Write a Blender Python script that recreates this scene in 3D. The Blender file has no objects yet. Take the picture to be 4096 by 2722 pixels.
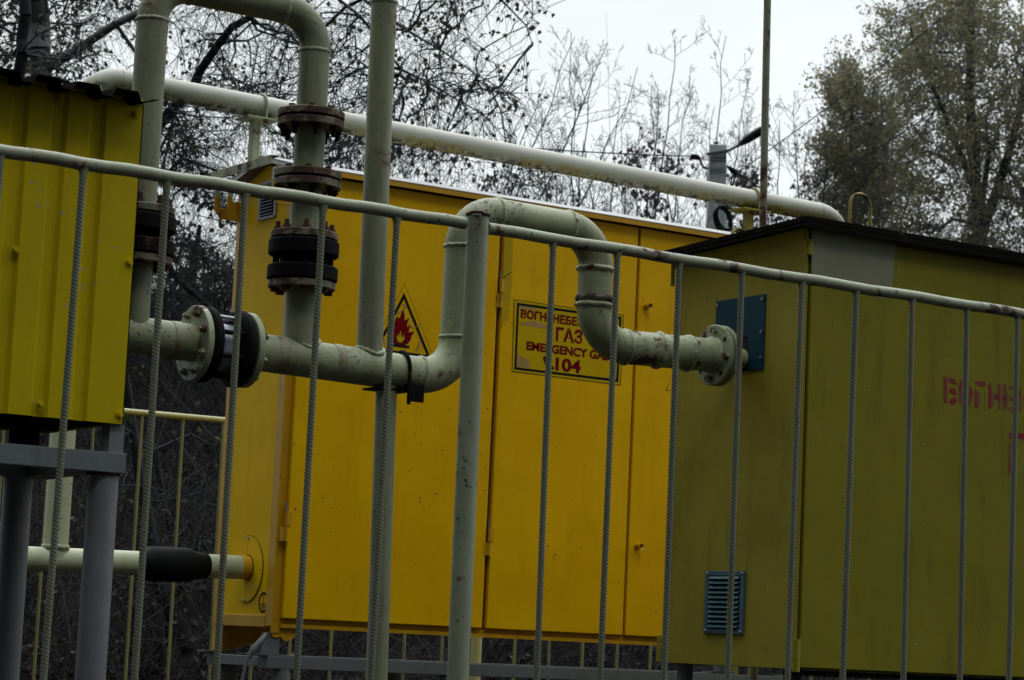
import bpy, math, random
import numpy as np
from mathutils import Vector, Matrix
C = bpy.context.scene
COL = C.collection
V = Vector

# ------------------------------------------------------------------ camera
IMW, IMH, FPX = 4096.0, 2722.0, 9897.0
PITCH, ROLL, YAW = math.radians(7.073), math.radians(2.621), math.radians(56.98)
EYE = V((0, 0, 1.3))
fwd = V((math.cos(YAW)*math.cos(PITCH), math.sin(YAW)*math.cos(PITCH), math.sin(PITCH)))
r0_ = V((math.sin(YAW), -math.cos(YAW), 0))
u0_ = r0_.cross(fwd)
rgt = r0_*math.cos(ROLL) + u0_*math.sin(ROLL)
upv = -r0_*math.sin(ROLL) + u0_*math.cos(ROLL)
cd = bpy.data.cameras.new('camera')
cam = bpy.data.objects.new('camera', cd); COL.objects.link(cam)
cam.matrix_world = Matrix(((rgt.x, upv.x, -fwd.x, EYE.x), (rgt.y, upv.y, -fwd.y, EYE.y), (rgt.z, upv.z, -fwd.z, EYE.z), (0, 0, 0, 1)))
cd.sensor_fit = 'HORIZONTAL'; cd.sensor_width = 36; cd.lens = 36*FPX/IMW
cd.clip_start = 0.05; cd.clip_end = 2000
cd.dof.use_dof = True; cd.dof.focus_distance = 7.2; cd.dof.aperture_fstop = 14
C.camera = cam
C.render.resolution_x, C.render.resolution_y = 1024, 680

# ------------------------------------------------------------------ sky and sun (flat overcast, brighter over the open side)
SKY_K, SUN_K = 1.0, 0.5
w = bpy.data.worlds.new('World'); C.world = w; w.use_nodes = True
nt = w.node_tree; nt.nodes.clear()
SUN_AZ = V((-0.35, -0.94, 0)).normalized(); SUN_EL = math.radians(56)
sky = nt.nodes.new('ShaderNodeTexSky'); sky.sky_type = 'NISHITA'; sky.sun_disc = False
sky.sun_elevation = SUN_EL; sky.sun_rotation = math.atan2(SUN_AZ.x, SUN_AZ.y)
b1 = nt.nodes.new('ShaderNodeBackground'); b1.inputs[1].default_value = 0.004
nt.links.new(sky.outputs[0], b1.inputs[0])
tc = nt.nodes.new('ShaderNodeTexCoord')
dot = nt.nodes.new('ShaderNodeVectorMath'); dot.operation = 'DOT_PRODUCT'
BD = (r0_*0.20 + V((fwd.x, fwd.y, 0))*0.95).normalized()
dot.inputs[1].default_value = (BD.x, BD.y, 0.30)
nt.links.new(tc.outputs['Generated'], dot.inputs[0])
rampw = nt.nodes.new('ShaderNodeValToRGB')
mr = nt.nodes.new('ShaderNodeMapRange'); mr.inputs[1].default_value = -1.1; mr.inputs[2].default_value = 1.1
nt.links.new(dot.outputs['Value'], mr.inputs[0]); nt.links.new(mr.outputs[0], rampw.inputs[0])
e = rampw.color_ramp.elements
e[0].position = 0.0; e[0].color = (.02, .025, .028, 1)
e[1].position = 0.80; e[1].color = (.90, .955, .96, 1)
e2 = e.new(0.45); e2.color = (.08, .095, .10, 1)
b2 = nt.nodes.new('ShaderNodeBackground')
sz = nt.nodes.new('ShaderNodeSeparateXYZ'); nt.links.new(tc.outputs['Generated'], sz.inputs[0])
zr_ = nt.nodes.new('ShaderNodeMapRange'); zr_.interpolation_type = 'SMOOTHSTEP'; zr_.inputs[1].default_value = 0.36; zr_.inputs[2].default_value = 1.0; zr_.inputs[3].default_value = SKY_K; zr_.inputs[4].default_value = SKY_K*5.0
nt.links.new(sz.outputs['Z'], zr_.inputs[0]); nt.links.new(zr_.outputs[0], b2.inputs[1])
cn = nt.nodes.new('ShaderNodeTexNoise'); cn.inputs['Scale'].default_value = 3.2; cn.inputs['Detail'].default_value = 3
cm = nt.nodes.new('ShaderNodeMapping'); cm.inputs['Scale'].default_value = (1, 1, 3); nt.links.new(tc.outputs['Generated'], cm.inputs[0]); nt.links.new(cm.outputs[0], cn.inputs['Vector'])
cr = nt.nodes.new('ShaderNodeMapRange'); cr.inputs[1].default_value = .3; cr.inputs[2].default_value = .7; cr.inputs[3].default_value = .90; cr.inputs[4].default_value = 1.08; nt.links.new(cn.outputs['Fac'], cr.inputs[0])
cv = nt.nodes.new('ShaderNodeVectorMath'); cv.operation = 'SCALE'; nt.links.new(rampw.outputs[0], cv.inputs[0]); nt.links.new(cr.outputs[0], cv.inputs['Scale'])
nt.links.new(cv.outputs[0], b2.inputs[0])
add = nt.nodes.new('ShaderNodeAddShader'); outw = nt.nodes.new('ShaderNodeOutputWorld')
nt.links.new(b1.outputs[0], add.inputs[0]); nt.links.new(b2.outputs[0], add.inputs[1]); nt.links.new(add.outputs[0], outw.inputs[0])
sd = bpy.data.lights.new('sun', 'SUN'); sd.energy = SUN_K; sd.angle = math.radians(13); sd.color = (1, .97, .92)
so = bpy.data.objects.new('sun', sd); COL.objects.link(so)
sdir = V((SUN_AZ.x*math.cos(SUN_EL), SUN_AZ.y*math.cos(SUN_EL), math.sin(SUN_EL)))
so.rotation_euler = sdir.to_track_quat('Z', 'Y').to_euler()
C.view_settings.view_transform = 'Standard'; C.view_settings.look = 'None'
C.view_settings.exposure = 0; C.view_settings.gamma = 1

# ------------------------------------------------------------------ measuring the place from the photograph
def ray(px, py):
    return fwd + rgt*((px-IMW/2)/FPX) + upv*((IMH/2-py)/FPX)
def onY(px, py, Y):
    d = ray(px, py); return EYE + d*((Y-EYE.y)/d.y)
def onX(px, py, X):
    d = ray(px, py); return EYE + d*((X-EYE.x)/d.x)
def atD(px, py, D):
    return EYE + ray(px, py)*D
def depth(p): return (p-EYE).dot(fwd)
def size(p, px): return px*depth(p)/FPX
rnd = random.Random(7)

# ------------------------------------------------------------------ materials
def newmat(name):
    m = bpy.data.materials.new(name); m.use_nodes = True
    n = m.node_tree; b = n.nodes['Principled BSDF']; return m, n, b
def rgb(c): return (c[0], c[1], c[2], 1)
def noise(n, scale, detail=6, rough=.6, vec=None, dist=0):
    t = n.nodes.new('ShaderNodeTexNoise'); t.inputs['Scale'].default_value = scale
    t.inputs['Detail'].default_value = detail; t.inputs['Roughness'].default_value = rough
    t.inputs['Distortion'].default_value = dist
    if vec is not None: n.links.new(vec, t.inputs['Vector'])
    return t.outputs['Fac']
def ramp(n, src, a, b):
    r = n.nodes.new('ShaderNodeMapRange'); r.inputs[1].default_value = a; r.inputs[2].default_value = b
    r.interpolation_type = 'SMOOTHSTEP'; n.links.new(src, r.inputs[0]); return r.outputs[0]
def mixc(n, f, a, b):
    m = n.nodes.new('ShaderNodeMix'); m.data_type = 'RGBA'
    if isinstance(f, float): m.inputs[0].default_value = f
    else: n.links.new(f, m.inputs[0])
    for s, k in ((a, 6), (b, 7)):
        if isinstance(s, tuple): m.inputs[k].default_value = rgb(s)
        else: n.links.new(s, m.inputs[k])
    return m.outputs[2]
def math_(n, op, a, b=None):
    m = n.nodes.new('ShaderNodeMath'); m.operation = op
    for k, s in enumerate((a, b)):
        if s is None: continue
        if isinstance(s, (int, float)): m.inputs[k].default_value = s
        else: n.links.new(s, m.inputs[k])
    return m.outputs[0]
def texco(n, sc=(1, 1, 1)):
    t = n.nodes.new('ShaderNodeTexCoord'); mp = n.nodes.new('ShaderNodeMapping')
    mp.inputs['Scale'].default_value = sc; n.links.new(t.outputs['Object'], mp.inputs[0]); return mp.outputs[0]

def paint(name, col, col2=None, rough=.5, rust=0.0, rust_scale=9, chips=0.0, chip_scale=60, grime=.35, chip_col=(.06, .065, .07),
          spec=.5, bump=.15, streak=True, coat=0, bump_scale=60, rust_col=(.115, .045, .028), runs=0.0, dent=0.0):
    m, n, b = newmat(name)
    v = texco(n); vs = texco(n, (9, 9, 1.2))
    c = mixc(n, ramp(n, noise(n, 3.5, 4, .6, v), .35, .7), col, col2 or tuple(x*.86 for x in col))
    if streak: c = mixc(n, math_(n, 'MULTIPLY', ramp(n, noise(n, 2.2, 6, .65, vs), .48, .8), grime), c, tuple(x*.42 for x in col))
    c = mixc(n, math_(n, 'MULTIPLY', ramp(n, noise(n, 45, 3, .7, v), .52, .8), grime*.8), c, tuple(x*.5+.01 for x in col))
    if chips:
        big = ramp(n, noise(n, 5, 3, .5, v), .42, .62)
        vo = n.nodes.new('ShaderNodeTexVoronoi'); vo.inputs['Scale'].default_value = chip_scale; n.links.new(v, vo.inputs['Vector'])
        vo.inputs['Randomness'].default_value = 1
        sp = ramp(n, math_(n, 'ADD', vo.outputs['Distance'], math_(n, 'MULTIPLY', noise(n, chip_scale*2.2, 3, .6, v), .35)), .40+.14*chips, .34+.12*chips)
        wn = n.nodes.new('ShaderNodeTexWhiteNoise'); n.links.new(vo.outputs['Position'], wn.inputs[0])
        sel = ramp(n, wn.outputs[0], .98-.6*chips, 1.02-.6*chips)
        c = mixc(n, math_(n, 'MULTIPLY', math_(n, 'MULTIPLY', sp, sel), big), c, chip_col)
    if runs:
        vr = texco(n, (26, 26, 1.6)); rf_ = math_(n, 'MULTIPLY', ramp(n, noise(n, 1.7, 5, .6, vr), .60, .70), ramp(n, noise(n, 2.6, 3, .6, v), .45, .62))
        c = mixc(n, math_(n, 'MULTIPLY', rf_, runs), c, tuple(.35*x+.65*y for x, y in zip(col, rust_col)))
    rg = rough
    if rust:
        f = math_(n, 'ADD', noise(n, rust_scale, 8, .68, v), math_(n, 'MULTIPLY', noise(n, rust_scale*7, 4, .7, v), .18))
        lo = .86-.36*rust
        msk = ramp(n, f, lo, lo+.05)
        rc = mixc(n, noise(n, 55, 4, .6, v), rust_col, (.04, .022, .017))
        halo = ramp(n, f, lo-.07, lo+.02)
        c = mixc(n, math_(n, 'MULTIPLY', halo, .35), c, (.16, .085, .045))
        c = mixc(n, msk, c, rc)
        mm = n.nodes.new('ShaderNodeMapRange'); n.links.new(msk, mm.inputs[0]); mm.inputs[3].default_value = rough; mm.inputs[4].default_value = .9
        n.links.new(mm.outputs[0], b.inputs['Roughness'])
    else: b.inputs['Roughness'].default_value = rg
    n.links.new(c, b.inputs['Base Color'])
    b.inputs['Specular IOR Level'].default_value = spec
    if coat: b.inputs['Coat Weight'].default_value = coat; b.inputs['Coat Roughness'].default_value = .25
    bp = n.nodes.new('ShaderNodeBump'); bp.inputs['Strength'].default_value = bump; bp.inputs['Distance'].default_value = .004
    n.links.new(noise(n, bump_scale, 5, .6, v), bp.inputs['Height']); n.links.new(bp.outputs[0], b.inputs['Normal'])
    if dent:
        b2_ = n.nodes.new('ShaderNodeBump'); b2_.inputs['Strength'].default_value = dent; b2_.inputs['Distance'].default_value = .02
        n.links.new(noise(n, 3.2, 2, .4, v), b2_.inputs['Height']); n.links.new(b2_.outputs[0], bp.inputs['Normal'])
    return m
def plain(name, col, rough=.6, metal=0, var=.25, sc=30, spec=.5):
    m, n, b = newmat(name); v = texco(n)
    n.links.new(mixc(n, ramp(n, noise(n, sc, 5, .6, v), .3, .7), col, tuple(x*(1-var) for x in col)), b.inputs['Base Color'])
    b.inputs['Roughness'].default_value = rough; b.inputs['Metallic'].default_value = metal; b.inputs['Specular IOR Level'].default_value = spec
    return m

PIPE = (.30, .325, .180)
M = {}
M['pipe'] = paint('pale_green_pipe_paint', PIPE, (.225, .238, .130), rough=.55, rust=.42, rust_scale=9, chips=.95, chip_scale=85, grime=.85, runs=.8, bump=.3)
M['pipe_clean'] = paint('grey_green_pipe_paint', (.225, .242, .145), (.185, .195, .115), rough=.55, rust=.40, rust_scale=6, chips=.35, chip_scale=60, grime=.95, runs=.85, bump=.3)
M['pipe_worn'] = paint('chipped_pipe_paint', (.33, .375, .21), (.28, .31, .21), rough=.55, rust=.6, rust_scale=14, chips=1.0, chip_scale=95, grime=.7)
M['fence'] = paint('fence_paint', (.28, .305, .20), (.22, .235, .155), rough=.5, rust=.55, rust_scale=13, rust_col=(.10, .05, .045), chips=.5, grime=.55)
M['post'] = paint('fence_post_paint', (.27, .305, .20), (.225, .255, .17), rough=.5, rust=.36, rust_scale=16, rust_col=(.10, .05, .045), chips=.5, chip_scale=60, grime=.6)
M['bar'] = paint('rebar_paint', (.150, .165, .108), (.115, .13, .085), rough=.55, rust=.3, rust_scale=6, grime=.6, chips=0)
M['fence_far'] = paint('far_fence_paint', (.42, .42, .20), (.34, .35, .17), rough=.5, rust=.25, grime=.4)
M['far_bar'] = paint('far_bar_paint', (.21, .21, .085), (.16, .165, .07), rough=.6, rust=.3, grime=.5)
M['rusty'] = paint('rusted_green_paint', (.165, .165, .11), (.125, .12, .08), rough=.65, rust=.82, rust_scale=16, grime=.7, rust_col=(.08, .036, .024))
M['flange'] = paint('flange_paint', (.30, .34, .21), (.25, .28, .17), rough=.5, rust=.45, rust_scale=10, grime=.5, chips=.5)
M['rust'] = paint('deep_rust', (.075, .03, .018), (.035, .017, .013), rough=.9, rust=0, grime=.6, bump=.5)
M['black'] = paint('black_valve_paint', (.004, .004, .0045), (.008, .0055, .005), rough=.8, rust=.35, rust_scale=12, rust_col=(.03, .014, .010), grime=.0, spec=.10)
M['gasket'] = plain('gasket_black', (.008, .008, .008), .8)
M['weld'] = paint('painted_weld_bead', (.36, .40, .25), rough=.5, rust=.5, rust_scale=25, bump=.9, bump_scale=160, grime=.6)
M['bolt'] = paint('painted_bolt', (.27, .30, .20), rough=.55, rust=.8, rust_scale=22)
M['steel'] = plain('bare_steel', (.34, .35, .37), .38, .8)
M['grey'] = paint('grey_frame_paint', (.135, .155, .165), (.115, .125, .135), rough=.5, rust=.3, rust_scale=6, grime=.5)
M['leg'] = paint('grey_leg_paint', (.16, .175, .185), (.125, .13, .14), rough=.5, rust=.33, rust_scale=7, grime=.6)
YEL = (.78, .455, .0005)
M['yellow'] = paint('cabinet_yellow', YEL, (.74, .41, .0005), rough=.4, rust=.16, rust_scale=20, grime=.22, chips=.08, chip_scale=60, spec=.16, bump=.05, bump_scale=14, runs=.25, dent=.5)
M['yellow_end'] = paint('cabinet_yellow_brightened', (.80, .50, .002), (.76, .46, .002), rough=.5, rust=.12, grime=.22, spec=.06, bump=.04, dent=.4, runs=.2)  # door yellow, brightened in colour because the end face gets less light
M['yellow_frame'] = paint('frame_yellow', (.60, .32, .002), rough=.45, rust=.4, rust_scale=10, grime=.3)
M['orange_gap'] = plain('gap_orange', (.16, .042, .002), .7)
M['roof_yellow'] = paint('roof_sheet_pale', (.44, .42, .43), (.38, .35, .35), rough=.3, rust=.12, grime=.2, spec=.8)
M['olive'] = paint('olive_paint_brightened', (.33, .272, .032), (.29, .242, .034), rough=.6, rust=.22, rust_scale=14, grime=.45, chips=.05, runs=.35, dent=.4, chip_scale=70, chip_col=(.22, .24, .24), bump=.08, spec=.15)  # same paint as the door, lightened to make up for the dimmer end
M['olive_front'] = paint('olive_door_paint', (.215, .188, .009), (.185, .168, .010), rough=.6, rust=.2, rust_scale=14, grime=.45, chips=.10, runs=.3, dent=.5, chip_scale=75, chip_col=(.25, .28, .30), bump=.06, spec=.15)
M['patch'] = paint('grey_green_patch_paint', (.215, .215, .130), (.19, .19, .115), rough=.6, grime=.15, bump=.05)
M['dark_roof'] = paint('dark_roof_sheet', (.014, .013, .012), rough=.95, rust=.25, spec=0.0)
M['corr'] = paint('corrugated_yellow', (.50, .385, .0005), (.45, .34, .0005), rough=.5, grime=.3, chips=.2, runs=.2, chip_scale=55, chip_col=(.25, .29, .31), rust=0, bump=.05, spec=.16)
M['blue'] = paint('blue_panel_paint', (.006, .052, .085), (.005, .045, .075), rough=.45, grime=.2, rust=.1, spec=.15)
M['vent_blue'] = paint('blue_vent_paint', (.05, .135, .18), (.04, .11, .15), rough=.45, grime=.3, rust=.3)
M['vent_grey'] = plain('galvanised_vent', (.30, .34, .40), .4, .35)
M['dark'] = plain('dark_inside', (.004, .004, .004), .9)
M['sleeve'] = plain('black_heat_shrink', (.006, .007, .008), .7, 0, .2, 12, spec=.12)
M['concrete'] = paint('concrete', (.74, .79, .80), (.62, .66, .67), rough=.9, grime=.5, bump=.6, spec=.2)
M['cable'] = plain('cable_black', (.008, .018, .023), .8, spec=.05)
M['lamp'] = plain('lamp_housing', (.022, .032, .038), .5)
M['ink_black'] = plain('ink_black', (.008, .010, .014), .5, spec=.1)
M['ink_red'] = plain('ink_red', (.20, .002, .008), .5, var=.1, spec=.05)
M['ink_yellow'] = plain('sticker_yellow', (.56, .385, .004), .35, var=.06, spec=.1)
M['ink_line'] = plain('sticker_edge', (.10, .075, .01), .5, spec=.1)
M['tape'] = plain('old_glue_film', (.44, .27, .10), .4, var=.25)
M['tape_clear'] = plain('clear_tape_on_yellow', (.52, .34, .006), .22, var=.1, spec=.25)

def stencil_mat():
    m, n, b = newmat('worn_stencil_red'); v = texco(n)
    f = ramp(n, math_(n, 'ADD', noise(n, 24, 6, .6, v), math_(n, 'MULTIPLY', noise(n, 160, 3, .6, v), .15)), .48, .76)
    n.links.new(mixc(n, f, (.21, .014, .026), (.17, .085, .04)), b.inputs['Base Color']); b.inputs['Roughness'].default_value = .7
    b.inputs['Specular IOR Level'].default_value = .2
    return m
M['stencil'] = stencil_mat()
M['stencil_old'] = plain('old_grey_stencil', (.095, .09, .035), .7)
def overhead_mat():
    m, n, b = newmat('overhead_pipe_paint'); t = n.nodes.new('ShaderNodeTexCoord'); v = t.outputs['Object']
    sx = n.nodes.new('ShaderNodeSeparateXYZ'); n.links.new(v, sx.inputs[0])
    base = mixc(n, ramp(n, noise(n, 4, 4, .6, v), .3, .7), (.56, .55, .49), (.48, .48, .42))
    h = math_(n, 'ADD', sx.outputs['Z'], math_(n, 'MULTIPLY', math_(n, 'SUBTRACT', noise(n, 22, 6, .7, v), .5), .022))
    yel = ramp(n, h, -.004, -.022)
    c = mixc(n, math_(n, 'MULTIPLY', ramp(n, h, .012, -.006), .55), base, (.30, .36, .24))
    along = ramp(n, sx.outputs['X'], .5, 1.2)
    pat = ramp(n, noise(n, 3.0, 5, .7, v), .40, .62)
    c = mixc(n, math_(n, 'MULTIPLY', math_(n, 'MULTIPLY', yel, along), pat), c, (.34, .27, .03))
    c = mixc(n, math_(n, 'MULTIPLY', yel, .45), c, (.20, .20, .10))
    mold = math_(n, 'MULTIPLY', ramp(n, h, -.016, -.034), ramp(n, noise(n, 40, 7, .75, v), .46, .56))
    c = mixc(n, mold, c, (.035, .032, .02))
    c = mixc(n, math_(n, 'MULTIPLY', ramp(n, noise(n, 17, 5, .7, v), .70, .74), .8), c, (.10, .10, .08))
    n.links.new(c, b.inputs['Base Color']); b.inputs['Roughness'].default_value = .6
    return m
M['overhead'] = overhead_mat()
M['lug'] = None
def lug_mat(zl0, zl1):
    m, n, b = newmat('lug_two_tone_paint'); t = n.nodes.new('ShaderNodeTexCoord'); v = t.outputs['Object']
    sx = n.nodes.new('ShaderNodeSeparateXYZ'); n.links.new(v, sx.inputs[0])
    h = math_(n, 'ADD', sx.outputs['Z'], math_(n, 'MULTIPLY', math_(n, 'SUBTRACT', noise(n, 14, 4, .6, v), .5), .09))
    f = ramp(n, h, zl0+.62*(zl1-zl0), zl0+.64*(zl1-zl0))
    m2 = mixc(n, f, (.48, .25, .006), (.36, .40, .28))
    rs = ramp(n, noise(n, 20, 7, .7, v), .60, .63)
    n.links.new(mixc(n, rs, m2, (.11, .05, .03)), b.inputs['Base Color']); b.inputs['Roughness'].default_value = .5
    return m

def leaf_mat(name, c1, c2, c3, tr=.25):
    m, n, b = newmat(name)
    g = n.nodes.new('ShaderNodeNewGeometry')
    r = n.nodes.new('ShaderNodeValToRGB'); n.links.new(g.outputs['Random Per Island'], r.inputs[0])
    el = r.color_ramp.elements; el[0].color = rgb(c1); el[1].color = rgb(c3); el.new(.5).color = rgb(c2)
    n.links.new(r.outputs[0], b.inputs['Base Color']); b.inputs['Roughness'].default_value = .75
    b.inputs['Specular IOR Level'].default_value = .15
    tl = n.nodes.new('ShaderNodeBsdfTranslucent'); n.links.new(r.outputs[0], tl.inputs[0])
    mx = n.nodes.new('ShaderNodeMixShader'); mx.inputs[0].default_value = tr
    n.links.new(b.outputs[0], mx.inputs[1]); n.links.new(tl.outputs[0], mx.inputs[2])
    n.links.new(mx.outputs[0], n.nodes['Material Output'].inputs[0])
    return m
M['leaf_olive'] = leaf_mat('leaf_olive', (.075, .085, .042), (.045, .056, .042), (.10, .085, .045))
M['leaf_brown'] = leaf_mat('leaf_brown', (.068, .056, .050), (.045, .045, .046), (.09, .066, .052))
M['leaf_tan'] = leaf_mat('leaf_tan', (.26, .24, .125), (.18, .19, .125), (.27, .215, .13), .5)
M['leaf_red'] = leaf_mat('leaf_red_brown', (.12, .085, .09), (.09, .08, .085), (.14, .10, .095))
M['bark_dark'] = plain('bark_dark', (.030, .034, .038), .9, sc=12, var=.5, spec=.2)
M['bark_grey'] = plain('bark_grey', (.060, .070, .076), .9, sc=12, var=.4, spec=.2)
M['twig_pale'] = plain('twig_pale', (.15, .165, .17), .85, sc=6, var=.5, spec=.2)
M['bark_twig'] = plain('twig_dark', (.040, .052, .059), .9, sc=6, var=.5, spec=.2)
def birch_mat():
    m, n, b = newmat('birch_bark'); v = texco(n, (1, 1, 3)); 
    f = ramp(n, noise(n, 5, 6, .7, v, 1.0), .52, .60)
    n.links.new(mixc(n, f, (.17, .18, .185), (.015, .016, .018)), b.inputs['Base Color']); b.inputs['Roughness'].default_value = .85
    return m
M['birch'] = birch_mat()
def ground_mat():
    m, n, b = newmat('leaf_litter_ground'); v = texco(n)
    c = mixc(n, ramp(n, noise(n, 3, 8, .75, v), .35, .65), (.030, .024, .020), (.016, .015, .014))
    c = mixc(n, ramp(n, noise(n, 45, 4, .7, v), .55, .66), c, (.055, .040, .030))
    n.links.new(c, b.inputs['Base Color']); b.inputs['Roughness'].default_value = 1; b.inputs['Specular IOR Level'].default_value = .05
    bp = n.nodes.new('ShaderNodeBump'); bp.inputs['Distance'].default_value = .1; n.links.new(noise(n, 14, 8, .7, v), bp.inputs['Height']); n.links.new(bp.outputs[0], b.inputs['Normal'])
    return m
M['ground'] = ground_mat()

# ------------------------------------------------------------------ mesh collector and scene tree
class MB:
    def __init__(s): s.v = []; s.f = []; s.sm = []
    def _add(s, vs, fs, smooth):
        o = len(s.v); s.v += [tuple(p) for p in vs]; s.f += [tuple(i+o for i in f) for f in fs]; s.sm += [smooth]*len(fs); return s
    def box(s, a, b):
        a, b = V(a), V(b); x0, x1 = sorted((a.x, b.x)); y0, y1 = sorted((a.y, b.y)); z0, z1 = sorted((a.z, b.z))
        vs = [(x, y, z) for z in (z0, z1) for y in (y0, y1) for x in (x0, x1)]
        return s._add(vs, [(0, 2, 3, 1), (4, 5, 7, 6), (0, 1, 5, 4), (2, 6, 7, 3), (0, 4, 6, 2), (1, 3, 7, 5)], False)
    def obox(s, p0, p1, wv, hv):
        """bar from p0 to p1 with half-width vectors wv and hv"""
        vs = [p + wv*a + hv*b for p in (V(p0), V(p1)) for a, b in ((-1, -1), (1, -1), (1, 1), (-1, 1))]
        return s._add(vs, [(0, 3, 2, 1), (4, 5, 6, 7), (0, 1, 5, 4), (1, 2, 6, 5), (2, 3, 7, 6), (3, 0, 4, 7)], False)
    def tube(s, pts, r, n=16, caps=True, smooth=True):
        pts = [V(p) for p in pts]; rs = r if isinstance(r, (list, tuple)) else [r]*len(pts)
        t = (pts[1]-pts[0]).normalized(); a = V((0, 0, 1)) if abs(t.z) < .9 else V((1, 0, 0))
        u = t.cross(a).normalized(); rings = []
        for i, p in enumerate(pts):
            if i == 0: t2 = pts[1]-pts[0]
            elif i == len(pts)-1: t2 = pts[-1]-pts[-2]
            else: t2 = (pts[i+1]-p).normalized() + (p-pts[i-1]).normalized()
            t2.normalize(); u = (u - t2*u.dot(t2)).normalized(); vv = t2.cross(u)
            rings.append([p + (u*math.cos(2*math.pi*k/n) + vv*math.sin(2*math.pi*k/n))*rs[i] for k in range(n)])
        vs = [q for ring in rings for q in ring]; fs = []
        for i in range(len(pts)-1):
            for k in range(n): fs.append((i*n+k, i*n+(k+1) % n, (i+1)*n+(k+1) % n, (i+1)*n+k))
        s._add(vs, fs, smooth)
        if caps:
            s._add(rings[0], [tuple(reversed(range(n)))], False); s._add(rings[-1], [tuple(range(n))], False)
        return s
    def prism(s, poly, ext):
        """poly: list of 3-D points (planar), extruded by vector ext"""
        n = len(poly); vs = [V(p) for p in poly] + [V(p)+V(ext) for p in poly]
        fs = [tuple(range(n)), tuple(reversed(range(n, 2*n)))] + [(i, i+n, (i+1) % n+n, (i+1) % n) for i in range(n)]
        return s._add(vs, fs, False)
    def ball(s, c, r, n=10, sz=1):
        c = V(c); vs = []; fs = []
        for i in range(n//2+1):
            for k in range(n):
                th = math.pi*i/(n//2); ph = 2*math.pi*k/n
                vs.append(c + V((math.sin(th)*math.cos(ph), math.sin(th)*math.sin(ph), math.cos(th)*sz))*r)
        for i in range(n//2):
            for k in range(n): fs.append((i*n+k, (i+1)*n+k, (i+1)*n+(k+1) % n, i*n+(k+1) % n))
        return s._add(vs, fs, True)
    def build(s, name, mat, thing, parent=None, bevel=0, label=None):
        base = thing.base; vs = [(x-base.x, y-base.y, z-base.z) for x, y, z in s.v]
        me = bpy.data.meshes.new(name); me.from_pydata(vs, [], s.f); me.polygons.foreach_set('use_smooth', s.sm); me.update()
        me.materials.append(M[mat] if isinstance(mat, str) else mat)
        o = bpy.data.objects.new(name, me); COL.objects.link(o)
        o.parent = parent or thing.root
        if bevel:
            md = o.modifiers.new('bevel', 'BEVEL'); md.width = bevel; md.segments = 2; md.limit_method = 'ANGLE'; md.angle_limit = math.radians(40)
        if label: o['label'] = label
        return o
def tag(o, label=None, cat=None, group=None, kind=None):
    if label: o['label'] = label
    if cat: o['category'] = cat
    if group: o['group'] = group
    if kind: o['kind'] = kind
class Thing:
    def __init__(s, name, label, cat, base, group=None):
        s.base = V(base); s.root = bpy.data.objects.new(name, None); COL.objects.link(s.root)
        s.root.location = s.base; s.root.empty_display_size = .1; tag(s.root, label, cat, group)
def copy_thing(root, loc):
    r = root.copy(); COL.objects.link(r); r.location = loc
    for ch in root.children:
        c = ch.copy(); COL.objects.link(c); c.parent = r
    return r
def fillet(pts, rad, n=9):
    pts = [V(p) for p in pts]; rads = rad if isinstance(rad, list) else [rad]*(len(pts)-2)
    out = [pts[0]]; marks = []
    for i in range(1, len(pts)-1):
        a = (pts[i-1]-pts[i]).normalized(); b = (pts[i+1]-pts[i]).normalized(); ang = a.angle(b)
        d = rads[i-1]/math.tan(ang/2); c = pts[i] + (a+b).normalized()*(rads[i-1]/math.sin(ang/2))
        s0 = pts[i]+a*d; s1 = pts[i]+b*d; v0 = s0-c; v1 = s1-c; sw = v0.angle(v1)
        marks.append((s0, -a)); marks.append((s1, b))
        for k in range(n+1):
            f = k/n; out.append(c + (v0*math.sin((1-f)*sw) + v1*math.sin(f*sw))/math.sin(sw))
    out.append(pts[-1]); return out, marks
def weld(p, d, r, hgt=.004, wd=.006, n=40, seed=0):
    """a lumpy weld bead round a pipe"""
    rr = random.Random(seed); mb = MB(); d = V(d).normalized(); a = V((0, 0, 1)) if abs(d.z) < .9 else V((1, 0, 0))
    u = d.cross(a).normalized(); vv = d.cross(u); vs = []; prof = ((-1, -.3), (-.55, .8), (0, 1), (.55, .8), (1, -.3))
    for k in range(n):
        an = 2*math.pi*k/n; q = u*math.cos(an)+vv*math.sin(an); h = hgt*(.7+.6*rr.random()); off = wd*.35*(rr.random()-.5)
        for x, y in prof: vs.append(V(p) + d*(x*wd+off) + q*(r+y*h))
    m = len(prof); fs = [(k*m+j, k*m+j+1, ((k+1) % n)*m+j+1, ((k+1) % n)*m+j) for k in range(n) for j in range(m-1)]
    mb._add(vs, fs, True); return mb
def saddle(p, r, R_, hgt=.006, wd=.007, n=48, seed=0):
    """weld bead where an upright pipe of radius r meets a level pipe of radius R_ (axis along X) centred at p"""
    rr = random.Random(seed); pts = []; rs = []
    for k in range(n+1):
        an = 2*math.pi*(k % n)/n; y = (r+.002)*math.sin(an); pts.append(V(p) + V(((r+.002)*math.cos(an), y, math.sqrt(max(R_*R_-y*y, 1e-6))+.001))); rs.append(hgt*(.7+.6*rr.random()))
    mb = MB(); mb.tube(pts, rs, 8, caps=False); return mb
def flange(mb, p, d, r, th, hole_r=0, n=48, bev=.002):
    p, d = V(p), V(d).normalized()
    mb.tube([p, p+d*bev], [r-bev, r], n, caps=False); mb.tube([p+d*bev, p+d*(th-bev)], r, n, caps=False); mb.tube([p+d*(th-bev), p+d*th], [r, r-bev], n, caps=False)
    mb.tube([p, p+d*th], [r-bev, r-bev], n)
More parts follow.
